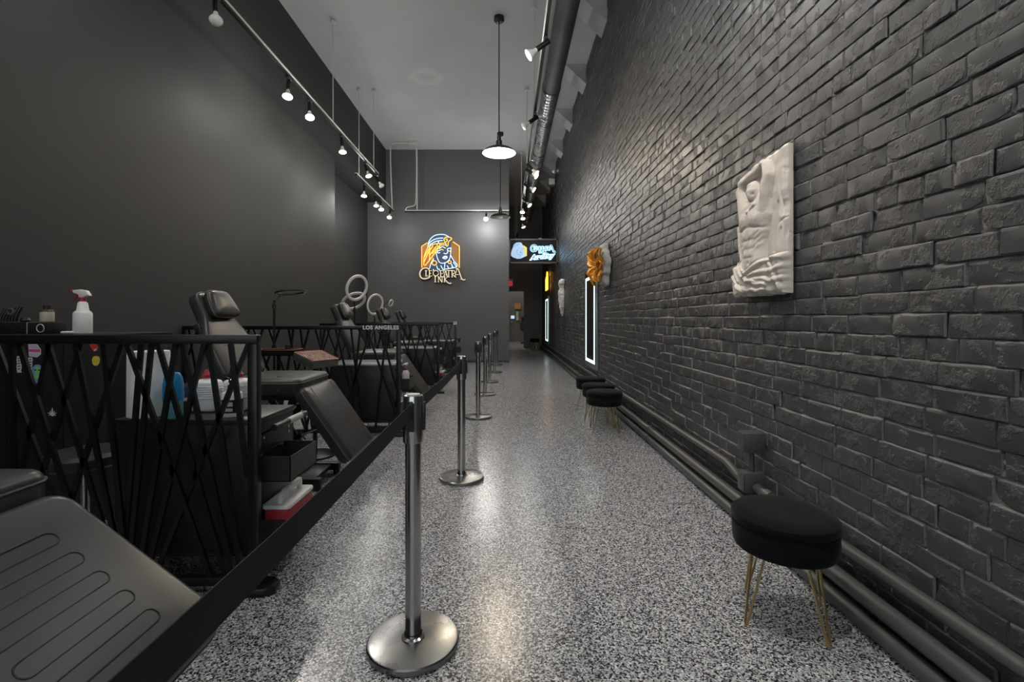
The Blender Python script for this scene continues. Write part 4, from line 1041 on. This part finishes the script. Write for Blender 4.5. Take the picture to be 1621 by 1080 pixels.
dup(c2, (1.02, 24.0, 0), R(-70), 'dark chair seen through the doorway at the end of the corridor')

# ================================================================ TOOL CARTS
def make_cart(loc, label, edge):
    t = thing('tool_cart', label, 'tool cart', loc, 0, 'station tool carts')
    x0, x1, y0, y1, zt = -.70, 0, 0, .40, .785
    MB().box(x0, x1, y0, y0 + .012, .13, zt - .004).build('back_panel', 'powder_black', t, bevel=.002)
    MB().box(x0, x1, y1 - .012, y1, .13, zt - .03).build('front_panel', 'powder_black', t, bevel=.002)
    for a in (x0, x1 - .012): MB().box(a, a + .012, y0 + .012, y1 - .012, .13, zt - .03).build('side_panel', 'powder_black', t, bevel=.002)
    tp = MB().box(x0 - .004, x1 + .004, y0 - .004, y1 + .004, zt - .028, zt).build('top', 'powder_black' if not edge else 'white_paint', t, bevel=.003)
    if edge: MB().box(x0 + .02, x1 - .02, y0 + .02, y1 - .02, zt, zt + .003).build('mat', 'powder_black', tp, False)
    MB().box(x0, x1, y0, y1, .11, .13).build('base_pan', 'powder_black', t, bevel=.002)
    for x, z_ in ((x0 + .02, zt - .05), (x0 + .02, .30), (x1 - .03, .55)): MB().cyl((x, y0 + .001, z_), (x, y0 - .005, z_), .008, n=10).build('rivet', 'chrome', t)
    for y, z_ in ((.06, .68), (.06, .65), (.33, .68), (.33, .65)): MB().cyl((x1, y, z_), (x1 + .006, y, z_), .007, n=10).build('rivet', 'chrome', t)
    # push handle
    h = MB().cyl((.075, .02, .74), (.075, .38, .74), .017, n=16).build('handle_grip', 'black_plastic', t)
    MB().cyl((.075, .17, .7405), (.075, .32, .7405), .0178, n=16).build('handle_label', 'label_print', h)
    for y in (.03, .37): MB().bar((.0, y, .70), (.075, y, .74), .012, .012, (0, 1, 0)).build('handle_bracket', 'black_metal', t)
    # open side bin
    b = MB(); X0, X1, Y0, Y1, Z0, Z1, w_ = .004, .175, -.02, .29, .485, .608, .004
    b.box(X0, X1, Y0, Y1, Z0, Z0 + w_).box(X0, X0 + w_, Y0, Y1, Z0, Z1).box(X1 - w_, X1, Y0, Y1, Z0, Z1).box(X0, X1, Y0, Y0 + w_, Z0, Z1).box(X0, X1, Y1 - w_, Y1, Z0, Z1)
    bn = b.build('side_bin', 'powder_black', t, False)
    for y in (.03, .24): MB().cyl((.008, y, .60), (.016, y, .60), .009, n=10).build('bolt', 'chrome', bn)
    # sharps holder
    b = MB().box(.004, .15, .02, .34, .15, .16).box(.004, .15, .02, .026, .15, .28).box(.004, .15, .334, .34, .15, .28).box(.146, .15, .02, .10, .15, .28).box(.146, .15, .26, .34, .15, .28).box(.146, .15, .10, .26, .15, .185).box(.146, .15, .10, .26, .25, .28)
    b.build('sharps_bracket', 'powder_black', t, False)
    for x in (x0 + .06, x1 - .05):
        for y in (.05, .35):
            k = MB().cyl((x - .014, y, .045), (x + .014, y, .045), .045, n=18).build('caster', 'black_plastic', t)
            MB().box(x - .024, x - .018, y - .02, y + .02, .04, .11).box(x + .018, x + .024, y - .02, y + .02, .04, .11).box(x - .024, x + .024, y - .025, y + .025, .10, .112).build('caster_fork', 'steel', k)
    return t
def make_sharps(loc, label):
    t = thing('sharps_container', label, 'sharps container', loc, 0, 'sharps containers')
    MB().pad(rrect(.128, .29, .02, 4), .17, .012, 0).build('body', 'red_plastic', t)
    M = Matrix.Translation((0, 0, .168))
    l = MB().pad(rrect(.142, .305, .022, 4), .022, .006, .002, M).build('lid', 'white_plastic', t)
    MB().prism([(-.13, .0), (-.12, .03), (-.08, .06), (.10, .06), (.11, .04), (.11, 0), (.09, 0), (.085, .03), (-.04, .03), (-.05, 0)], -.01, .012, 'x', Matrix.Translation((.01, 0, .19))).build('lid_handle', 'white_plastic', l, bevel=.002)
    return t
CX = -1.232
cl = ['black metal tool cart with side bin behind the nearest fence', 'tool cart with white edged top behind the LOS ANGELES fence', 'tool cart with white edged top behind the third fence', 'tool cart with white edged top beside the end wall']
sl = ['red sharps container with white lid on the near tool cart', 'red sharps container seen through the LOS ANGELES fence', 'red sharps container behind the third fence', 'red sharps container on the cart by the end wall']
cart1 = make_cart((CX, 2.33, 0), cl[0], False)
sh = make_sharps((CX + .077, 2.33 + .18, .16), sl[0])
cart2 = make_cart((CX - .04, 5.33, 0), cl[1], True)
dup(sh, (CX + .037, 5.33 + .18, .16), 0, sl[1])
for k, y in ((2, 8.3), (3, 11.1)):
    dup(cart2, (CX - .05, y, 0), 0, cl[k]); dup(sh, (CX - .05 + .077, y + .18, .16), 0, sl[k])

# ---------------- bottles and supplies
def bottle(name, label, loc, prof, m, cat='bottle', extras=(), n=24, sy=1.0, rz=0, body='body'):
    t = thing(name, label, cat, loc, rz)
    MB().lathe(prof, n, sy=sy).build(body, m, t)
    for nm, pr, mm in extras: MB().lathe(pr, n, sy=sy).build(nm, mm, t)
    return t
def trigger(t, z, m_head, m_neck, m_trig, s=1.0):
    """trigger spray head, nozzle towards local -x"""
    MB().cyl((0, 0, z), (0, 0, z + .028 * s), .017 * s, n=16).build('neck_ring', m_neck, t)
    z += .028 * s
    h = MB().prism([(-.055 * s, z + .03 * s), (-.055 * s, z + .048 * s), (-.01 * s, z + .052 * s), (.03 * s, z + .045 * s), (.052 * s, z + .012 * s), (.02 * s, z + .008 * s), (.016 * s, z), (-.016 * s, z), (-.02 * s, z + .02 * s)], -.014 * s, .014 * s, 'y').build('spray_head', m_head, t, bevel=.004 * s)
    MB().cyl((-.055 * s, 0, z + .039 * s), (-.068 * s, 0, z + .039 * s), .011 * s, n=12).build('nozzle', m_trig, h)
    MB().prism([(-.038 * s, z + .028 * s), (-.026 * s, z + .028 * s), (-.034 * s, z + .0), (-.05 * s, z - .014 * s), (-.055 * s, z - .008 * s)], -.006 * s, .006 * s, 'y').build('trigger', m_trig, h, bevel=.002 * s)
# on the near cart
z1 = .786
t = thing('paper_roll', 'white paper towel roll standing on the near tool cart', 'paper towel', (-1.838, 2.43, z1))
MB().lathe([(.022, 0), (.088, 0), (.092, .004), (.090, .325), (.087, .33), (.022, .33)], 32).build('roll', 'paper', t)
MB().lathe([(.022, .002), (.022, .33), (.019, .331), (.019, .002)], 20).build('core', 'label_cream', t)
bottle('wash_bottle', 'blue translucent bottle wrapped in film in front of the paper roll', (-1.675, 2.375, z1), [(0, 0), (.04, 0), (.043, .01), (.043, .09), (.0435, .095), (.0435, .17), (.036, .20), (.022, .215), (0, .216)], 'teal_liquid',
       extras=(('wrap', [(.0445, .085), (.046, .1), (.0455, .165), (.040, .20), (.028, .222), (.02, .225), (0, .225)], 'blue_plastic'),))
bottle('dark_bottle', 'dark bottle with navy and white label between blue bottle and white jugs', (-1.722, 2.57, z1), [(0, 0), (.036, 0), (.038, .006), (.038, .12), (.03, .14), (.014, .15), (.014, .165), (0, .165)], 'black_plastic',
       extras=(('label', [(.0385, .05), (.039, .052), (.039, .115), (.0385, .117)], 'navy_label'), ('label_band', [(.0392, .055), (.0394, .056), (.0394, .072), (.0392, .073)], 'sticker_white'), ('cap', [(.016, .15), (.016, .172), (.012, .176), (0, .176)], 'black_plastic')))
def jug(loc, label, rz):
    t = thing('plastic_jug', label, 'jug', loc, rz, 'white jugs with red caps')
    b = MB().pad(rrect(.135, .10, .022, 5), .165, .02, .008).build('body', 'white_plastic', t)
    for k in range(6): MB().tube([(x, y, .075 + k * .012) for x, y in rrect(.1375, .1025, .023, 5)], .0022, 5, True).build('rib', 'white_plastic', b)
    MB().lathe([(.02, .168), (.016, .178), (.015, .19), (0, .19)], 18).build('neck', 'white_plastic', t)
    MB().lathe([(.021, .178), (.021, .195), (.014, .203), (.010, .216), (.006, .222), (0, .223)], 18).build('cap', 'red_plastic', t)
jug((-1.615, 2.545, z1), 'white plastic jug with red cap on the near cart, beside the dark bottle', .05)
jug((-1.46, 2.58, z1), 'white plastic jug with red cap on the near cart, further right', -.08)
t = thing('pump_bottle', 'squat white bottle with black label and black pump on the near cart', 'bottle', (-1.405, 2.42, z1))
MB().lathe([(0, 0), (.046, 0), (.049, .006), (.049, .105), (.045, .118), (.024, .13), (.018, .14), (0, .14)], 28).build('body', 'white_plastic', t)
MB().lathe([(.0495, .02), (.05, .022), (.05, .085), (.0495, .087)], 28).build('label', 'black_plastic', t)
MB().box(-.03, .03, -.0515, -.047, .055, .075).box(-.02, .03, -.0515, -.047, .03, .045).build('label_print', 'label_print', t, False)
MB().lathe([(.021, .135), (.021, .155), (.012, .16), (.012, .20), (.016, .205), (.014, .225), (.008, .25), (0, .252)], 18).build('pump', 'black_plastic', t)
MB().lathe([(.013, .165), (.018, .17), (.018, .185), (.013, .19)], 18).build('pump_ring', 'chrome', t)
MB().bar((0, -.01, .215), (-.045, -.02, .205), .014, .012, (0, 0, 1)).build('spout', 'black_plastic', t)
bottle('white_bottle', 'white bottle with red cap standing in the side bin behind the LOS ANGELES fence', (CX + .06, 5.47, .49), [(0, 0), (.04, 0), (.042, .01), (.042, .16), (.03, .19), (.015, .2), (0, .2)], 'white_plastic', extras=(('cap', [(.017, .195), (.017, .22), (0, .222)], 'red_plastic'),))

# ---------------- tall cabinet by the left wall
CF = 3.02
t = thing('storage_cabinet', 'tall black cabinet covered in stickers against the left wall', 'cabinet', (XL + .01, CF, 0))
wC = (172 - VX) * CF / F - (XL + .01)
MB().box(0, wC - .02, 0, .55, .03, 1.155).build('body', 'black_plastic', t, bevel=.004)
MB().box(0, wC + .012, -.015, .565, 1.155, 1.182).build('top', 'black_plastic', t, bevel=.003)
for x in (.36, .72): MB().box(x - .002, x + .002, -.003, .0, .06, 1.14).build('panel_joint', 'black_metal', t, False)
MB().box(wC - .026, wC - .016, -.006, .012, .98, 1.12).build('corner_bracket', 'steel', t)
for x in (.05, wC - .08): MB().box(x, x + .05, .04, .09, 0, .035).build('foot', 'black_plastic', t)
def stk(poly, m, lvl, cx, cy, sc, name='sticker', par=None, lab=None):
    """flat sticker, outline in photo pixels about cx, cy"""
    o0 = Vector((XL + .01, CF, 0))
    pts = []
    for x, y in poly:
        p = px(cx + x * sc, cy + y * sc, CF) - o0; pts.append((p.x, p.z))
    o = MB().prism(pts, -.0015 - .0012 * lvl, -.0006 - .0012 * lvl, 'y').build(name, m, par or t, False)
    if lab: o['label'] = lab
    return o
def blob(rx, ry, n=14, k=.12, seed=0):
    r_ = random.Random(seed); return [(rx * (1 + r_.uniform(-k, k)) * math.cos(2*math.pi*i/n), ry * (1 + r_.uniform(-k, k)) * math.sin(2*math.pi*i/n)) for i in range(n)]
s = stk([(-10, -10), (4, -10), (10, -2), (10, 6), (4, 11), (-9, 9)], 'sticker_white', 0, 55, 555, 1, lab='pink and lilac graffiti sticker')
stk([(-9, -2), (9, -2), (9, 3), (-9, 2)], 'pink', 1, 55, 555, 1, 'print', s); stk([(-8, 4), (9, 4), (5, 10), (-8, 8)], 'lilac', 1, 55, 555, 1, 'print', s); stk([(-9, -9), (3, -9), (8, -3), (-9, -4)], 'lilac', 1, 55, 555, 1, 'print', s)
s = stk(smoothpoly([(-8, -8), (-3, -14), (6, -13), (9, -5), (5, 3), (6, 10), (5, 16), (-4, 16), (-5, 8), (-9, 2)], 1), 'sky_blue', 0, 59, 591, 1, lab='green alien sticker')
stk(smoothpoly([(-5, -6), (-2, -11), (4, -11), (7, -5), (3, 1), (-2, 1)], 1), 'alien_green', 1, 59, 591, 1, 'print', s); stk(smoothpoly([(-5, 2), (4, 2), (4, 9), (-4, 9)], 1), 'alien_green', 1, 59, 591, 1, 'print', s)
for dx in (-2.2, 3.6): stk(blob(1.7, 1.1, 8), 'black_plastic', 2, 59 + dx, 586, 1, 'print', s)
for cx, cy, h_ in ((30.5, 577, 13), (48.5, 576, 10)):
    r_ = random.Random(int(cx))
    pts = [(-3.2 + r_.uniform(-1, 1), -h_ + 2 * h_ * k / 7) for k in range(8)] + [(3.0 + r_.uniform(-1, 1), h_ - 2 * h_ * k / 7) for k in range(8)]
    s = stk(pts, 'sticker_white', 0, cx, cy, 1, lab='white vertical tag lettering sticker')
    for k in range(5): stk([(-2, -h_ + 3 + k * 4.2), (2, -h_ + 2 + k * 4.2), (2, -h_ + 3.5 + k * 4.2), (-2, -h_ + 4.5 + k * 4.2)], 'black_plastic', 1, cx, cy, 1, 'print', s)
leafp = []
for k in range(7):
    a = R(-90 + (k - 3) * 36); L = (9, 8, 7, 10, 7, 8, 9)[k] * (1, 1, 1, 1.1, 1, 1, 1)[k] * (.75 if k in (0, 6) else 1)
    leafp += [(2.0 * math.cos(a - .32), 2.0 * math.sin(a - .32)), (.55 * L * math.cos(a - .2), .55 * L * math.sin(a - .2)), (L * math.cos(a), L * math.sin(a)), (.55 * L * math.cos(a + .2), .55 * L * math.sin(a + .2))]
stk(leafp + [(1, 3), (-1, 3)], 'sticker_white', 0, 83, 656, 1, lab='white seven pointed leaf sticker')
s = stk(smoothpoly([(-8, -6), (2, -8), (7, -2), (6, 5), (0, 7), (-4, 2)], 1), 'sticker_red', 0, 149, 550, 1, lab='small red sticker'); stk([(1, 3), (5, 2), (3, 5), (0, 6)], 'sticker_white', 1, 149, 550, 1, 'print', s)
stk(smoothpoly([(-6, -5), (0, -8), (7, -5), (5, 6), (-1, 9), (-6, 5)], 1), 'sticker_yellow', 0, 152, 571, 1, lab='small yellow sticker')
stk(blob(2.5, 6, 9, .3, 3), 'label_print', 0, 93, 672, 1, lab='small grey sticker below the leaf')

# on the cabinet
zc = 1.1825
t = thing('spray_bottle', 'white spray bottle with red collar standing on the tall cabinet', 'spray bottle', (px(131, 0, 3.22).x, 3.22, zc))
MB().lathe([(0, 0), (.05, 0), (.052, .005), (.052, .132), (.046, .145), (.034, .156), (.027, .205), (.018, .215), (0, .215)], 32).build('body', 'white_plastic', t)
trigger(t, .213, 'white_plastic', 'red_plastic', 'red_plastic', 1.05)
t = thing('supply_box', 'long black cardboard box with white ring print on the tall cabinet', 'box', (px(40, 0, 3.15).x, 3.15, zc))
x1 = .215
MB().box(-.36, x1, -.07, .07, 0, .074).build('carton', 'board_black', t, bevel=.003)
MB().tube([(x1 - .045 + .024 * math.cos(R(a)), -.0712, .037 + .026 * math.sin(R(a))) for a in range(0, 360, 20)], .0026, 6, True).build('ring_print', 'sticker_white', t)
MB().box(.082, .085, -.0725, -.0705, 0, .075).box(.082, .085, -.07, .07, .0745, .0755).build('tape_band', 'sticker_white', t, False)
MB().box(-.24, -.125, -.0715, -.0705, .012, .016).box(-.24, -.115, -.0715, -.0705, .022, .027).build('text_print', 'sticker_white', t, False)
MB().box(-.24, -.118, -.0715, -.0705, .036, .040).build('text_print', 'sticker_red', t, False)
bottle('lotion_bottle', 'small dark glass bottle with cream label and black cap on the supply box', (px(74.5, 0, 3.15).x, 3.15, zc + .0755), [(0, 0), (.034, 0), (.036, .004), (.036, .07), (.031, .082), (.016, .088), (0, .088)], 'amber_glass',
       extras=(('label', [(.0362, .004), (.0367, .005), (.0367, .066), (.0362, .068)], 'label_cream'), ('cap', [(.021, .086), (.021, .112), (.018, .114), (0, .114)], 'black_plastic')))
t = thing('ribbed_guard', 'dark ribbed plastic piece with a round hole lying on the supply box', 'supply', (px(15, 0, 3.13).x, 3.13, zc + .0755))
for k in range(6): MB().tube(smoothpoly([(-.06 + k * .02, 0, .006), (-.05 + k * .02, 0, .05), (-.03 + k * .02, .01, .085 + .004 * k)], 1, False), .011, 8).build('rib', 'black_plastic', t)
MB().tube([(.015 + .02 * math.cos(R(a)), -.008, .07 + .018 * math.sin(R(a))) for a in range(0, 360, 24)], .007, 8, True).build('ring', 'piping', t)
MB().lathe([(0, 0), (.02, 0), (.028, .012), (.02, .028), (0, .03)], 14, c=(.105, .0, .0)).build('knob', 'black_plastic', t)
t = thing('white_case', 'flat white tray lying between the box and the spray bottle', 'tray', (px(114, 0, 3.2).x, 3.2, zc))
MB().pad(rrect(.085, .10, .02, 4), .014, .005, .001).build('tray', 'white_plastic', t)

# rolling stool
t = thing('rolling_stool', 'low black rolling stool in front of the tall cabinet', 'stool', (-2.37, 2.66, 0))
MB().lathe([(0, .46), (.17, .46), (.185, .475), (.187, .52), (.17, .54), (0, .547)], 36).build('seat', 'leather', t)
MB().cyl((0, 0, .10), (0, 0, .46), .02, n=16).build('gas_column', 'chrome', t)
for a in range(5):
    d = Vector((math.cos(R(72 * a + 10)), math.sin(R(72 * a + 10)), 0))
    l = MB().bar((0, 0, .11), d * .24 + Vector((0, 0, .075)), .034, .028, (0, 0, 1)).build('base_arm', 'chrome', t)
    p = d * .235; s = Vector((-d.y, d.x, 0)); MB().cyl(p + s * -.012 + Vector((0, 0, .028)), p + s * .012 + Vector((0, 0, .028)), .028, n=14).build('caster', 'black_plastic', l)

# ---------------- arm rests and stands
t = thing('arm_rest_stand', 'padded arm rest with reddish patterned top on a stand behind the tattoo chair', 'arm rest', (-1.80, 4.44, 0))
M = Matrix.Translation((0, 0, .865)) @ Matrix.Rotation(R(-27), 4, 'Z') @ Matrix.Rotation(R(17), 4, 'Y')
pd = MB().pad(rrect(.27, .32, .02, 4), .075, .012, .0, M).build('cushion', 'film', t)
MB().box(-.125, .125, -.15, .15, .076, .0785, M).build('patterned_top', 'pad_top', pd, False)
MB().tube([M @ Vector((x, y, .0785)) for x, y in rrect(.252, .302, .01, 3)], .003, 5, True).build('edge_trim', 'pad_edge', pd)
for k in range(11): MB().tube([M @ Vector((-.115, -.14 + k * .027, .079)), M @ Vector((-.04, -.13 + k * .026, .079)), M @ Vector((.03, -.145 + k * .0285, .079)), M @ Vector((.115, -.135 + k * .027, .079))], .0042, 4).build('pattern_line', 'black_plastic', pd)
MB().cyl((0, 0, .05), (0, 0, .90), .02, n=14).build('post', 'black_metal', t)
MB().lathe([(0, 0), (.19, 0), (.19, .018), (.03, .05), (0, .05)], 32).build('base', 'black_metal', t)
MB().cyl((0, -.02, .62), (0, -.07, .62), .018, n=10).build('clamp_knob', 'black_plastic', t)
t = thing('side_tray', 'black instrument tray on a stand beside the lattice fence', 'tray', (-2.22, 4.60, 0))
MB().box(-.20, .20, -.12, .12, .93, .94).box(-.20, .20, -.12, -.112, .93, .985).box(-.20, .20, .112, .12, .93, .985).box(-.2, -.192, -.12, .12, .93, .985).box(.192, .2, -.12, .12, .93, .985).build('tray', 'black_metal', t, False)
MB().tube([(x, y, .985) for x, y in rrect(.39, .23, .01, 2)], .003, 5, True).build('rim', 'pad_edge', t)
MB().cyl((0, 0, .03), (0, 0, .93), .018, n=12).build('post', 'black_metal', t); MB().lathe([(0, 0), (.18, 0), (.18, .02), (.03, .035), (0, .035)], 28).build('base', 'black_metal', t)
MB().cyl((.1, -.02, .94), (.1, -.02, 1.03), .025, n=14).build('ink_cup', 'black_plastic', t)
t = thing('arm_rest_stand', 'black padded arm rest on a stand near the end wall', 'arm rest', (-1.32, 11.75, 0))
MB().pad(rrect(.30, .2, .05, 5), .12, .03, .0, Matrix.Translation((0, 0, .70))).build('cushion', 'leather', t)
MB().cyl((0, 0, .04), (0, 0, .71), .02, n=12).build('post', 'black_metal', t); MB().lathe([(0, 0), (.17, 0), (.17, .02), (.03, .04), (0, .04)], 28).build('base', 'black_metal', t)

# ---------------- ring lights
def ring_light(label, base, center, nrm, ro, ri, face_white=True, goose=False):
    t = thing('ring_light', label, 'ring light', base, 0, 'ring lights')
    b = Vector(base); c = Vector(center) - b; n_ = Vector(nrm).normalized(); q = n_.to_track_quat('Z', 'Y').to_matrix()
    mid = (ro + ri) / 2
    MB().lathe([(ri, -.012), (ro, -.012), (ro + .003, 0), (ro, .008), (ri, .008), (ri - .003, 0), (ri, -.012)], 40, c=c, M=q).build('ring_body', 'black_plastic' if not face_white else 'ring_white', t)
    MB().lathe([(ri + .006, .0085), (ri + .01, .011), (ro - .01, .011), (ro - .006, .0085)], 40, c=c, M=q).build('diffuser', 'ring_white', t)
    low = c - n_ * .02 + q @ Vector((0, 0, 0)); edge = c + (q @ Vector((0, -1, 0))) * ro
    e2 = c + (q @ Vector((0, 1, 0))) * ro
    if e2.z < edge.z: edge = e2
    top = Vector((0, 0, edge.z - .06))
    if goose: MB().tube(smoothpoly([(0, 0, .9), top, (edge.x * .5, edge.y * .5, c.z + .04), tuple(c - n_ * .015)], 3, False), .008, 8).build('gooseneck', 'black_metal', t)
    else:
        MB().tube([top, (edge.x * .5, edge.y * .5, edge.z - .04), edge - n_ * .005], .009, 8).build('bracket', 'black_metal', t)
    MB().cyl((0, 0, .25), (0, 0, top.z if not goose else .95), .011, n=10).build('pole', 'black_metal', t)
    MB().lathe([(.011, top.z - .09), (.02, top.z - .085), (.02, top.z - .04), (.011, top.z - .035)], 14).build('clamp', 'black_plastic', t)
    for a in range(3):
        d = Vector((math.cos(R(120 * a + 30)), math.sin(R(120 * a + 30)), 0))
        MB().cyl((0, 0, .32), d * .3 + Vector((0, 0, .008)), .009, n=8).build('tripod_leg', 'black_metal', t)
    return t
p = px(434, 0, 4.85)
ring_light('black ring light seen edge on, standing in front of the LOS ANGELES fence', (p.x, 4.85, 0), (p.x + .17, 4.85, 1.55), (.12, -.06, -1), .15, .125, False)
p = px(565, 456, 7.2); ring_light('white ring light raised highest behind the LOS ANGELES fence', (p.x - .06, 7.28, 0), p, (.82, -.5, -.28), .205, .165)
p = px(560, 477, 7.65); ring_light('white ring light tilted low behind the highest one', (p.x - .10, 7.78, 0), p, (.5, -.45, -.73), .205, .16)
p = px(594, 482, 9.9); ring_light('white ring light upright behind the third fence', (p.x - .03, 9.96, 0), p, (.83, -.5, -.2), .225, .185)
p = px(619, 480, 12.4); ring_light('small white lamp on a gooseneck near the end wall', (p.x - .22, 12.4, 0), p, (.9, -.25, -.3), .10, .07, True, True)
